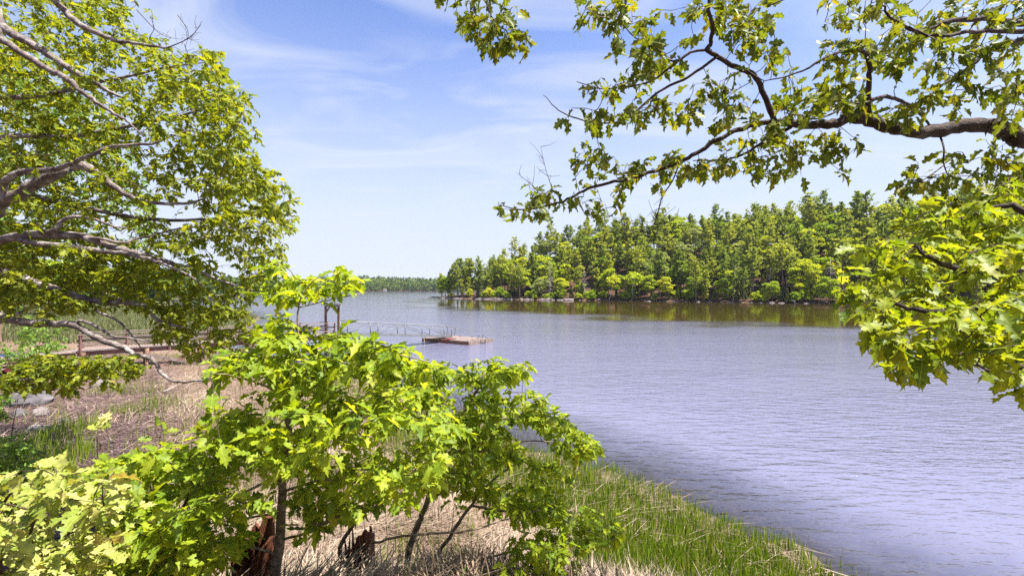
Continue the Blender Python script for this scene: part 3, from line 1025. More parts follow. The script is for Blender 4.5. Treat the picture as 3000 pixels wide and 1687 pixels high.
fb = fl(lx / 2, ly / 2, 0.0)
fd = empty('floating_dock', fb, 'low weathered timber float moored at the foot of the gangway', 'dock')
mb = MB()
nb = 44
for i in range(nb):
    u0 = lx * (i + 0.5) / nb
    mb.beam(fl(u0, -0.02, 0.36 + 0.004 * (i % 3)), fl(u0, ly + 0.02, 0.36 + 0.004 * (i % 3)), lx / nb * 0.92, 0.04)
tag(mb.build('deck_planks', M['wood_grey'], fd, fb), kind='stuff')
for (a, b, off) in (((0, 0), (lx, 0), 0), ((0, 0), (0, ly), 1), ((lx, 0), (lx, ly), 1), ((0, ly), (lx, ly), 0)):
    for zz, hh, pr in ((0.245, 0.17, 0.0), (0.075, 0.15, 0.03)):
        n = np.array([0, -1]) if a[1] == b[1] == 0 else (np.array([0, 1]) if a[1] == b[1] else (np.array([-1, 0]) if a[0] == 0 else np.array([1, 0])))
        p = np.array(a) + n * pr; q = np.array(b) + n * pr
        dd = unit((q - p).astype(float))
        e = 0.03 if off == 0 else -0.04
        p = p - dd * e; q = q + dd * e
        MB().beam(fl(p[0], p[1], zz), fl(q[0], q[1], zz), 0.07, hh).build('fascia_board', M['wood_brown'] if n[1] else M['wood_grey'], fd, fb)  # long sides darker brown, ends grey: shade and sun put into the colour
MB().beam(fl(0.12, ly / 2, -0.12), fl(lx - 0.12, ly / 2, -0.12), ly - 0.3, 0.28).build('float_billet', M['wood_wet'], fd, fb)
# swim ladder on the right-hand edge
ld = empty('ladder', fb * 0, None); ld.parent = fd
for v in (1.75, 2.45):
    q = [fl(-0.10, v, -0.5), fl(-0.10, v, 0.55), fl(-0.06, v, 0.76), fl(0.10, v, 0.86), fl(0.28, v, 0.76), fl(0.32, v, 0.55), fl(0.32, v, 0.38)]
    MB().tube(catmull(q, 4), 0.028, 6).build('rail', M['alu'], ld, fb, True)
for z in (0.12, -0.15, -0.42):
    MB().tube([fl(-0.10, 1.75, z), fl(-0.10, 2.45, z)], 0.022, 6).build('rung', M['alu'], ld, fb, True)
for u, v in ((1.1, 2.7), (0.25, 0.25), (4.3, 3.4), (2.6, 3.45), (0.35, 3.3)):
    MB().beam(fl(u, v - 0.16, 0.45), fl(u, v + 0.16, 0.45), 0.05, 0.04).beam(fl(u, v - 0.05, 0.37), fl(u, v - 0.05, 0.45), 0.05, 0.05).beam(
        fl(u, v + 0.05, 0.37), fl(u, v + 0.05, 0.45), 0.05, 0.05).build('mooring_cleat', M['alu'], fd, fb)
MB().beam(fl(0.55, 1.2, 0.42), fl(1.15, 2.4, 0.42), 0.30, 0.06).build('loose_board', M['wood_grey'], fd, fb)
MB().tube(catmull([fl(6.2, -0.05, 0.40), fl(6.0, -0.12, 0.1), fl(5.7, -0.30, -0.2)], 4), 0.02, 5).build('mooring_line', M['rope'], fd, fb)
# rust red gangway landing plate
MB().beam(fl(3.05, 0.02, 0.415), fl(3.05, 1.05, 0.415), 1.0, 0.04).build('landing_plate', M['rust'], fd, fb)
MB().beam(fl(3.5, -0.06, 0.12), fl(2.7, -0.06, 0.12), 0.05, 0.38).build('hinge_bracket', M['rust'], fd, fb)

# ------------------------------------------------------------------ gangway
G0, G1 = np.array([-15.0, 40.6, 1.80]), np.array([-7.05, 50.1, 0.56])
gd = unit(G1 - G0)
gn = unit(np.array([gd[1], -gd[0], 0]))                 # towards the camera side
gl_ = np.linalg.norm(G1 - G0)
gw = empty('gangway', (G0 + G1) / 2, 'long aluminium gangway with truss handrails sloping down to the float', 'gangway')
gb_ = (G0 + G1) / 2
HW = 0.62
for s in (1, -1):
    o = gn * s * HW
    MB().beam(G0 + o + [0, 0, 0], G1 + o + [0, 0, 0], 0.06, 0.20).build('side_beam', M['alu'], gw, gb_)
    top0, top1 = G0 + o + [0, 0, 1.08], G1 + o + [0, 0, 1.08]
    end = [top1 - gd * 0.6, top1, top1 + gd * 0.32 + [0, 0, -0.06], top1 + gd * 0.52 + [0, 0, -0.28], top1 + gd * 0.50 + [0, 0, -0.55], top1 + gd * 0.36 + [0, 0, -0.98]]
    pts = np.vstack([[top0 + (top1 - gd * 0.6 - top0) * t for t in np.linspace(0, 0.95, 6)], catmull(end, 4)])
    MB().tube(pts, 0.045, 6).build('handrail', M['alu'], gw, gb_, True)
    for k in range(5):
        b = G0 + (G1 - G0) * k / 4 + o
        MB().tube([b + [0, 0, -0.10], b + [0, 0, 1.07]], 0.042, 6).build('post', M['alu'], gw, gb_, True)
    for k in range(4):
        a, b = G0 + (G1 - G0) * k / 4 + o, G0 + (G1 - G0) * (k + 1) / 4 + o
        lo, hi = (a, b) if k < 2 else (b, a)
        MB().tube([lo + [0, 0, 0.10], hi + [0, 0, 1.04]], 0.034, 6).build('diagonal_brace', M['alu'], gw, gb_, True)
mb = MB()
for k in range(60):
    c = G0 + (G1 - G0) * (k + 0.5) / 60
    mb.beam(c - gn * (HW - 0.04) + [0, 0, 0.06], c + gn * (HW - 0.04) + [0, 0, 0.06], gl_ / 60 * 0.9, 0.03)
tag(mb.build('deck_slats', M['alu'], gw, gb_), kind='stuff')

# ------------------------------------------------------------------ pier
A0, A1 = np.array([-28.2, 29.6]), np.array([-15.6, 40.1])
ad = unit(A1 - A0)
an_ = np.array([ad[1], -ad[0]])                          # towards the camera side
al = np.linalg.norm(A1 - A0)
DZ = 1.78
pb = xy((A0 + A1) / 2, 0.0)
pier = empty('pier', pb, 'weathered timber pier with post and rail sides running out from the marsh', 'pier')


def pr(u, v, z): return xy(A0 + ad * u + an_ * v, z)


npl = 112
plk = []
for k in range(npl):
    c = al * (k + 0.5) / npl
    plk.append((pr(c, -1.0, DZ + 0.003 * (k % 4)), pr(c, 1.0, DZ + 0.003 * (k % 4))))
pm = MB().beam(plk[0][0] - np.array(plk[0][0]), plk[0][1] - np.array(plk[0][0]), al / npl * 0.90, 0.045)
pme = mesh_np('deck_plank', np.concatenate(pm.v), pm.f, M['wood_grey'])
for a, b in plk:
    o = obj('deck_plank', pme, pier); o.location = Vector(a - pb)
for s in (-1, 1):
    for zz in (DZ - 0.17,):
        MB().beam(pr(0, s * 0.86, zz), pr(al, s * 0.86, zz), 0.09, 0.24).build('stringer', M['wood_red'], pier, pb)
nbent = 6
for k in range(nbent):
    u = 0.3 + (al - 0.6) * k / (nbent - 1)
    for s in (-1, 1):
        p = pr(u, s * 1.0, 0)
        zb = min(float(ground_z(p[0], p[1])), 0.2) - 1.0
        MB().tube([pr(u, s * 1.02, zb), pr(u, s * 1.02, DZ - 0.05)], 0.12, 8).build('pile', M['wood_brown'], pier, pb, True)
    MB().beam(pr(u + 0.16, -1.2, DZ - 0.40), pr(u + 0.16, 1.2, DZ - 0.40), 0.10, 0.22).build('cap_beam', M['wood_red'], pier, pb)
    for s in (-1, 1):
        MB().beam(pr(u - 0.16, s * 1.15, 0.15), pr(u - 0.16, -s * 1.15, DZ - 0.32), 0.05, 0.16).build('cross_brace', M['wood_grey'], pier, pb) if s > 0 else None
    if k < nbent - 1:
        u2 = 0.3 + (al - 0.6) * (k + 1) / (nbent - 1)
        MB().beam(pr(u, 1.17, 0.25), pr(u2, 1.17, DZ - 0.45), 0.06, 0.17).build('side_brace', M['wood_red'], pier, pb)
        MB().beam(pr(u, 1.24, DZ - 0.45), pr(u2, 1.24, 0.25), 0.06, 0.17).build('side_brace', M['wood_grey'], pier, pb)
npost = 8
for s in (-1, 1):
    for k in range(npost):
        u = 0.15 + (al - 0.5) * k / (npost - 1)
        MB().beam(pr(u, s * 0.97, DZ - 0.30), pr(u, s * 0.97, DZ + 1.03), 0.11, 0.11).build('rail_post', M['wood_red'], pier, pb)
    MB().beam(pr(0.0, s * 0.97, DZ + 1.055), pr(al - 0.2, s * 0.97, DZ + 1.055), 0.17, 0.045).build('top_rail', M['wood_grey'], pier, pb)
    for zz in (0.36, 0.70):
        MB().beam(pr(0.0, s * 0.885, DZ + zz), pr(al - 0.2, s * 0.885, DZ + zz), 0.04, 0.11).build('middle_rail', M['wood_grey'], pier, pb)
# boarded ramp from the bank up to the pier
rp = empty('boardwalk', xy(A0 - ad * 2.2 + an_ * 0.3, 1.0), 'grey boarded walkway leading from the bank on to the pier', 'boardwalk')
rbase = xy(A0 - ad * 2.2 + an_ * 0.3, 1.0)
for k in range(26):
    u = -4.4 + 4.35 * (k + 0.5) / 26
    z = DZ - 0.03 + 0.05 * u
    MB().beam(pr(u, -0.8, z), pr(u, 0.95, z), 4.35 / 26 * 0.9, 0.05).build('plank', M['wood_grey'], rp, rbase)
for s in (-0.7, 0.85):
    MB().beam(pr(-4.4, s, DZ - 0.39), pr(-0.05, s, DZ - 0.17), 0.08, 0.2).build('joist', M['wood_red'], rp, rbase)
# gangway gallows at the pier head
gp = P(973, 960, 40.0); gp[2] = DZ
ga_ = empty('gallows_frame', gp, 'tall timber gallows frame with braced cross beam at the pier head', 'frame')
gxv = unit(np.array([1.0, -0.28, 0]))
for s in (-1, 1):
    c = gp + gxv * s * 0.66
    MB().beam(c + [0, 0, -2.6], c + [0, 0, 2.52], 0.17, 0.17).build('post', M['wood_brown'], ga_, gp)
    MB().beam(c - gxv * s * 0.05 + [0, 0, 1.9], c - gxv * s * 0.42 + [0, 0, 2.44], 0.09, 0.12).build('knee_brace', M['wood_red'], ga_, gp)
MB().beam(gp - gxv * 1.0 + [0, 0, 2.62], gp + gxv * 1.0 + [0, 0, 2.62], 0.30, 0.10).build('cross_beam', M['wood_grey'], ga_, gp)
MB().beam(gp - gxv * 0.57 + [0, 0, 2.48], gp + gxv * 0.57 + [0, 0, 2.48], 0.10, 0.12).build('lower_beam', M['wood_grey'], ga_, gp)


# small boat drawn up in the shade beyond the boardwalk
def hull(name, loc, rot, L, W, H, mat, label):
    n = 13
    V = []
    for i in range(n):
        t = i / (n - 1) * 2 - 1
        w = W / 2 * (1 - abs(t) ** 2.4) + 0.01
        zt = H * (0.75 + 0.3 * t * t)
        for a in np.linspace(0, 1, 7):
            th = (a - 0.5) * 2
            V.append((t * L / 2, w * th, zt * abs(th) ** 2.2 + 0.10 * t * t))
    F = [(i * 7 + j, i * 7 + j + 1, (i + 1) * 7 + j + 1, (i + 1) * 7 + j) for i in range(n - 1) for j in range(6)]
    me = mesh_np('hull', V, F, mat, True)
    r = empty(name, loc, label, 'boat')
    r.rotation_euler = (R(14), 0, rot)
    obj('hull', me, r)
    for t in (-0.3, 0.3):
        MB().beam((t * L, -W * 0.40, H * 0.62), (t * L, W * 0.40, H * 0.62), 0.22, 0.03).build('seat', M['wood_grey'], r)
    return r


p = P(42, 985, 31); p[2] = float(ground_z(p[0], p[1])) + 0.05
hull('dinghy', tuple(p), R(20), 3.0, 1.2, 0.55, M['boat_blue'], 'dark blue dinghy drawn up in the shade of the bushes')
p = P(65, 1045, 27); p[2] = float(ground_z(p[0], p[1])) + 0.05
hull('canoe', tuple(p), R(10), 3.6, 0.75, 0.40, M['boat_red'], 'dark red canoe lying under the bushes beside the boardwalk')


# ------------------------------------------------------------------ marsh grass, reeds and litter
def blades(base, h, w, lean, az, rng, curl=0.35):
    n = len(base)
    d = np.stack([np.cos(az), np.sin(az), np.zeros(n)], 1)
    s = np.stack([-np.sin(az + 0.6), np.cos(az + 0.6), np.zeros(n)], 1)
    up = np.array([0, 0, 1.0])
    l = lean[:, None]; H = h[:, None]; W = w[:, None]
    m = base + H * 0.55 * (up * np.cos(l) + d * np.sin(l))
    l2 = l + curl * rng.random((n, 1))
    t = m + H * 0.45 * (up * np.cos(l2) + d * np.sin(l2))
    V = np.stack([base - s * W * 0.5, base + s * W * 0.5, m + s * W * 0.38, m - s * W * 0.38, t], 1).reshape(-1, 3)
    i = np.arange(n) * 5
    F = np.concatenate([np.stack([i, i + 1, i + 2], 1), np.stack([i, i + 2, i + 3], 1), np.stack([i + 3, i + 2, i + 4], 1)])
    return V, F, np.repeat(rng.random(n), 5)


def scatter(n, x0, x1, y0, y1, rng):
    return rng.uniform(x0, x1, n), rng.uniform(y0, y1, n)


mrng = np.random.default_rng(21)
# candidate points, denser near the camera
yy = 4.0 * (38.0 / 4.0) ** mrng.random(330000)
xx = mrng.uniform(-1.02, 0.95, 330000) * yy * 1.15
aa = sdist(xx, yy, LAND_A) + 0.45 * vnoise(xx * 0.5, yy * 0.5, 3) + 0.22 * vnoise(xx * 1.6, yy * 1.6, 4)
nz = vnoise(xx * 0.45, yy * 0.45, 5)
n2_ = vnoise(xx * 1.6, yy * 1.6, 6)
rr = np.hypot((xx + 0.5) / 1.9, yy)
left = sstep(0.0, -3.5, xx + 7.2 + 0.75 * (yy - 12.5))         # the open mulch and driftwood strip on the left; dark litter also stands for shade
edge = 4.2 + 1.2 * nz
# green cordgrass in and at the edge of the water
pg = np.where((aa > -0.55 + 0.35 * n2_) & (aa < edge), 0.95, 0) * np.where(aa < 0.35, 0.55, 1.0)
pg = np.maximum(pg, np.where((aa > -1.7) & (aa <= -0.3), 0.07 * sstep(-1.7, -0.5, aa), 0))
pg = np.maximum(pg, np.where((aa >= edge) & (aa < 16), 0.10 + 0.26 * (nz > 0.30), 0)) * (1 - 0.75 * left)
pg = np.maximum(pg, np.where((left > 0.4) & (nz > 0.40), 0.45, 0))
pg = pg * np.where((rr < 8.2) & (aa > edge), 0.04, 1.0)
pg = np.where((xx < -8) & (yy > 10) & (yy < 26) & (nz > 0.30), np.maximum(pg, 0.34), pg)
sel = (mrng.random(len(xx)) < pg * 0.95) & (aa < 22)
gx_, gy_ = xx[sel], yy[sel]
print('grass', sel.sum())
gz_ = np.maximum(ground_z(gx_, gy_), -0.12) - 0.02
hh = mrng.uniform(0.18, 0.46, len(gx_)) * (1 + 0.3 * nz[sel] + 0.3 * n2_[sel]) * np.where((gx_ < -6) & (gy_ < 19), 1.5, 1.0)
V, F, r = blades(np.stack([gx_, gy_, gz_], 1), hh, mrng.uniform(0.013, 0.024, len(gx_)), np.abs(mrng.normal(0, 0.16, len(gx_))), mrng.uniform(0, 6.28, len(gx_)), mrng)
tag(obj('marsh_grass', mesh_np('marsh_grass', V, F, M['grass'], False, dict(rnd=r))), 'green cordgrass growing along the near water edge', 'grass', kind='stuff')
# bleached dead reeds, standing, leaning and flattened
ps = np.where((aa > -0.5) & (aa < 0.5), 0.07 * (n2_ > -0.2), 0)
ps = np.maximum(ps, 0) + np.where(aa > edge - 0.8, 0.95 * sstep(-0.75, -0.1, vnoise(xx * 1.1, yy * 1.1, 33)), 0.045) * (aa > 0.1) * (1 - 0.88 * left)
sel = (mrng.random(len(xx)) < ps * 0.62) & (aa < 26) & (rr > 3.0)
sx_, sy_ = xx[sel], yy[sel]
print('straw', sel.sum())
sz_ = ground_z(sx_, sy_) + mrng.uniform(-0.02, 0.10, len(sx_))
flatm = mrng.random(len(sx_)) < np.where((sx_ < -4) & (sy_ > 10.5), 0.80, 0.955)
ln = np.where(flatm, mrng.uniform(1.15, 1.58, len(sx_)), np.abs(mrng.normal(0.15, 0.25, len(sx_))))
hh = np.where(flatm, mrng.uniform(0.25, 0.9, len(sx_)), mrng.uniform(0.25, 0.60, len(sx_)))
patch = 0.5 + 0.5 * vnoise(sx_ * 0.9, sy_ * 0.9, 31)
swath = 3.5 * vnoise(sx_ * 0.55, sy_ * 0.55, 35) + mrng.normal(0, 0.75, len(sx_))
V, F, r = blades(np.stack([sx_, sy_, sz_ + 0.04], 1), hh, mrng.uniform(0.010, 0.024, len(sx_)), ln, swath, mrng, 0.15)
r = np.clip(0.62 * r + 0.5 * np.repeat(patch, 5) - 0.08, 0, 1)
tag(obj('dead_reeds', mesh_np('dead_reeds', V, F, M['straw'], False, dict(rnd=r))), 'matted straw coloured dead reeds covering the marsh', 'reeds', kind='stuff')
# reddish driftwood litter on the left, its colour darkened for the shade there
pl = left * (aa > 1.0)
sel = (mrng.random(len(xx)) < pl * 0.9) & (aa < 40) & (rr > 4)
lx_, ly_ = xx[sel], yy[sel]
print('litter', sel.sum())
lz_ = ground_z(lx_, ly_) + 0.02
V, F, r = blades(np.stack([lx_, ly_, lz_], 1), mrng.uniform(0.10, 0.6, len(lx_)), mrng.uniform(0.012, 0.045, len(lx_)), mrng.uniform(1.3, 1.56, len(lx_)),
                 mrng.normal(0.2, 0.6, len(lx_)) + np.pi * mrng.integers(0, 2, len(lx_)), mrng, 0.08)
tag(obj('wrack_litter', mesh_np('wrack_litter', V, F, M['litter'], False, dict(rnd=r))), 'reddish brown mat of bark and twigs washed up on the left bank', 'litter', kind='stuff')
# meadow beyond the pier
myy = mrng.uniform(42, 130, 60000)
mxx = -mrng.uniform(0.45, 1.12, 60000) * myy
ok = (sdist(mxx, myy, LAND_A) > 0.2) & (-(mxx + 30 + (myy - 28)) < 12)
mxx, myy = mxx[ok], myy[ok]
V, F, r = blades(np.stack([mxx, myy, ground_z(mxx, myy) - 0.02], 1), mrng.uniform(0.3, 0.7, len(mxx)), mrng.uniform(0.05, 0.10, len(mxx)), np.abs(mrng.normal(0, 0.2, len(mxx))), mrng.uniform(0, 6.28, len(mxx)), mrng)
tag(obj('meadow_grass', mesh_np('meadow_grass', V, F, M['meadow'], False, dict(rnd=r))), 'pale green salt meadow in the cove beyond the pier', 'grass', kind='stuff')

# rocks on the left bank
for i, (px, py, d, sx, sy, sz, mt, lab) in enumerate([
        (120, 1155, 19.5, 0.75, 0.6, 0.45, 'rock', 'dark angular rock half buried in the reddish litter'),
        (100, 1185, 18, 1.3, 0.9, 0.5, 'rock', 'wide grey slab of rock under the bank bushes'),
        (92, 1172, 17.2, 0.9, 0.7, 0.5, 'rock', 'square blue grey rock beside the wide slab'),
        (62, 1188, 16.6, 0.8, 0.6, 0.5, 'rock', 'blue grey boulder against the dark green bush'),
        (120, 1212, 16.0, 0.85, 0.5, 0.22, 'rock_pale', 'flat whitish stone lying in the purple litter'),
        (122, 1262, 14.0, 0.75, 0.5, 0.24, 'rock_pale', 'pale rounded stone among the reed stems'),
        (165, 1258, 14.3, 0.40, 0.35, 0.2, 'rock', 'small dark stone beside the pale rounded one'),
        (185, 1235, 15.2, 0.40, 0.3, 0.14, 'rock', 'small flat grey stone on the litter'),
        (295, 1133, 21.0, 0.75, 0.6, 0.4, 'rock_pale', 'pale pinkish boulder on top of the litter mound'),
        (290, 1112, 22.5, 0.8, 0.4, 0.2, 'rock_pale', 'long low pale rock behind the pinkish boulder'),
        (55, 1220, 15.5, 0.4, 0.35, 0.25, 'rock', 'small grey stone at the foot of the bushes')]):
    q = P(px, py, d)
    q[2] = float(ground_z(q[0], q[1]))
    # keep the pixel's direction: slide along it to the ground
    for it in range(30):
        dd_ = (CAMZ - q[2]) * FPX / (py - 845.0)
        q = np.array([(px - 1500) / FPX * dd_, dd_, 0]); q[2] = float(ground_z(q[0], q[1]))
    s = q[1] / d
    o = obj('bank_rock', rock_mesh(200 + i, sx * s * 1.15, sy * s * 1.1, sz * s * 1.9, M[mt], 3, 0.3), loc=(q[0], q[1], q[2] + 0.15 * sz))
    o.rotation_euler = (0, 0, i * 1.3)
    tag(o, lab, 'rock')


def on_ground(px, py):
    q = np.array([0.0, 10.0, 1.0])
    for it in range(60):
        dd_ = (CAMZ - q[2]) * FPX / (py - 845.0)
        n = np.array([(px - 1500) / FPX * dd_, dd_, 0]); n[2] = float(ground_z(n[0], n[1]))
        q = q * 0.5 + n * 0.5
    q[2] = float(ground_z(q[0], q[1]))
    return q


for i, (pa, pb_, rad, lab) in enumerate([
        ((480, 1150), (520, 1133), 0.055, 'bleached driftwood log lying across the edge of the dead reeds'),
        ((545, 1140), (556, 1128), 0.03, 'short bleached stick beside the driftwood log'),
        ((300, 1215), (480, 1200), 0.03, 'long thin dark branch lying on the litter')]):
    a, b = on_ground(*pa), on_ground(*pb_)
    m_ = (a + b) / 2 + [0, 0, 0.05]
    o = MB().tube(catmull([a + [0, 0, 0.05], m_, b + [0, 0, 0.10]], 4), np.linspace(rad, rad * 0.5, 9), 7).build('driftwood', M['dead_wood'] if i < 2 else M['twig'], base=a, smooth=True)
    o.location = a
    tag(o, lab, 'driftwood')


def stump(name, px, d, w, h, tilt, seed, label):
    rng = np.random.default_rng(seed)
    x, y = (px - 1500) / FPX * d, d
    z = float(ground_z(x, y))
    r = empty(name, (x, y, z), label, 'stump')
    n = 22
    ang = np.linspace(0, 2 * np.pi, n, endpoint=False)
    V, F = [], []
    rough = 1 + 0.10 * np.sin(ang * 5 + seed) + rng.normal(0, 0.05, n)
    jag = 0.5 + 0.5 * np.sin(ang * 1.0 + tilt) + 0.30 * rng.random(n)
    lev = [(-0.25, 1.35), (0.10, 1.08), (0.4, 0.98), (0.75, 0.94), (1.0, 0.92), (0.985, 0.74), (0.55, 0.66), (0.35, 0.3)]
    for t, s in lev:
        zz = t * h * (0.55 + 0.45 * jag) if t > 0 else np.full(n, t * h)
        V.append(np.stack([w / 2 * s * rough * np.cos(ang), w / 2 * s * rough * np.sin(ang), zz], 1))
    V = np.concatenate(V)
    for i in range(len(lev) - 1):
        for j in range(n):
            k = (j + 1) % n
            F.append((i * n + j, i * n + k, (i + 1) * n + k, (i + 1) * n + j))
    F.append(tuple((len(lev) - 1) * n + j for j in range(n)))
    obj('wood', mesh_np('wood', V, F, M['stump'], False), r)
    sp = MB()
    for q in range(14):
        a = rng.uniform(0, 6.28); rr_ = w / 2 * rng.uniform(0.7, 0.95)
        c = np.array([rr_ * math.cos(a), rr_ * math.sin(a), h * rng.uniform(0.4, 0.75)])
        sp.tube([c, c + [rng.normal(0, 0.02), rng.normal(0, 0.02), h * rng.uniform(0.2, 0.45)]], [0.022, 0.004], 4, False)
    obj('splinters', mesh_np('splinters', np.concatenate(sp.v), sp.f, M['stump']), r)
    return r


stump('tree_stump', 745, 4.75, 0.42, 0.95, 0.6, 3, 'splintered red brown stump at the foot of the main sapling')
stump('tree_stump', 1055, 5.0, 0.32, 0.90, 2.2, 5, 'narrow broken red stump standing in the dead reeds right of the sapling')


# ------------------------------------------------------------------ near trees
def leaf_template(kind, curl, fold, wscale=1.0):
    """unit-length lobed leaf in x (width) y (length); returns V, F"""
    if kind == 'hi':
        half = [(0.012, 0.0), (0.06, 0.10), (0.13, 0.12), (0.19, 0.09), (0.19, 0.15), (0.25, 0.19), (0.19, 0.25), (0.16, 0.30), (0.20, 0.36), (0.29, 0.34), (0.32, 0.41), (0.41, 0.46),
                (0.34, 0.51), (0.32, 0.57), (0.22, 0.54), (0.17, 0.58), (0.20, 0.66), (0.28, 0.70), (0.26, 0.76), (0.31, 0.84), (0.19, 0.81), (0.14, 0.80), (0.12, 0.87), (0.05, 0.91)]
        cy = [0.0, 0.17, 0.30, 0.45, 0.58, 0.70, 0.80, 1.0]
        own = [0, 0, 1, 1, 1, 1, 1, 2, 3, 3, 3, 3, 3, 3, 4, 4, 5, 5, 5, 5, 6, 6, 6, 6]
    else:
        half = [(0.02, 0.0), (0.18, 0.12), (0.14, 0.27), (0.37, 0.42), (0.19, 0.54), (0.30, 0.75), (0.14, 0.80)]
        cy = [0.0, 0.28, 0.56, 1.0]
        own = [0, 0, 1, 1, 2, 2, 2]
    V = [(0, y) for y in cy]
    F = []
    for sgn in (1, -1):
        o = len(V)
        V += [(sgn * x * wscale, y) for x, y in half]
        n = len(half)
        for i in range(n - 1):
            a, b = own[i], own[i + 1]
            F.append((a, o + i, o + i + 1) if sgn > 0 else (a, o + i + 1, o + i))
            if b != a:
                for q in range(a, b):
                    F.append((q, o + i + 1, q + 1) if sgn > 0 else (q, q + 1, o + i + 1))
        a = own[-1]
        tip = len(cy) - 1
        F.append((a, o + n - 1, tip) if sgn > 0 else (a, tip, o + n - 1))
        for q in range(a, tip - 1):
            F.append((q, o + n - 1, q + 1) if sgn > 0 else (q, q + 1, o + n - 1))
    V = np.array(V, float)
    z = fold * np.abs(V[:, 0]) - curl * V[:, 1] ** 2 + 0.30 * curl * V[:, 0] * V[:, 1] + 0.07 * np.sin(V[:, 1] * 9) * np.sign(V[:, 0]) * np.abs(V[:, 0]) * 2
    return np.column_stack([V, z]), np.array(F)


LO = [leaf_template('lo', c, f, w) for c, f, w in ((0.15, 0.30, 0.86), (0.35, 0.50, 0.76), (-0.08, 0.15, 0.95), (0.65, 0.75, 0.84))]
HI = [leaf_template('hi', c, f, w) for c, f, w in ((0.15, 0.28, 0.86), (0.35, 0.50, 0.76), (-0.08, 0.15, 0.95), (0.65, 0.75, 0.84))]
_hi_cache = {}


def hi_mesh(mat, i, rq):
    k = (mat.name, i, rq)
    if k not in _hi_cache:
        V, F = HI[i]
        _hi_cache[k] = mesh_np('leaf', V, F, mat, False, dict(rnd=np.full(len(V), (rq + 0.5) / 12.0), lx=V[:, 0], ly=V[:, 1]))
    return _hi_cache[k]


def px_of(p):
    return 1500 + p[..., 0] / p[..., 1] * FPX, 845 + (CAMZ - p[..., 2]) / p[..., 1] * FPX


def sample(poly, n, d0, d1, rng, hole=0.0, hs=150.0, seed=0, tilt=0.0):
    """n points whose directions fill a picture polygon, spread between two distances; patchy when hole > 0"""
    poly = np.array(poly, float)
    lo, hi = poly.min(0), poly.max(0)
    out = []
    while len(out) < n:
        q = rng.uniform(lo - 35, hi + 35, (n * 3, 2))
        jx = 34 * vnoise(q[:, 0] / 45, q[:, 1] / 45, seed + 7) + 12 * rng.normal(size=len(q))
        jy = 30 * vnoise(q[:, 0] / 40, q[:, 1] / 40, seed + 8) + 10 * rng.normal(size=len(q))
        ok = inside(q[:, 0] + jx, q[:, 1] + jy, [tuple(p) for p in poly])
        if hole > 0:
            ok &= (vnoise(q[:, 0] / hs, q[:, 1] / hs * 1.5, seed) + 0.6 * vnoise(q[:, 0] / hs * 2.3, q[:, 1] / hs * 3, seed + 1)) > hole - 1 + 0.25 * rng.normal(size=len(q))
        out.extend(q[ok].tolist())
    q = np.array(out[:n])
    d = rng.uniform(d0, d1, n)
    d = d + tilt * (q[:, 0] - lo[0]) / (hi[0] - lo[0])
    return np.stack([(q[:, 0] - 1500) / FPX * d, d, CAMZ - (q[:, 1] - 845) / FPX * d], 1)


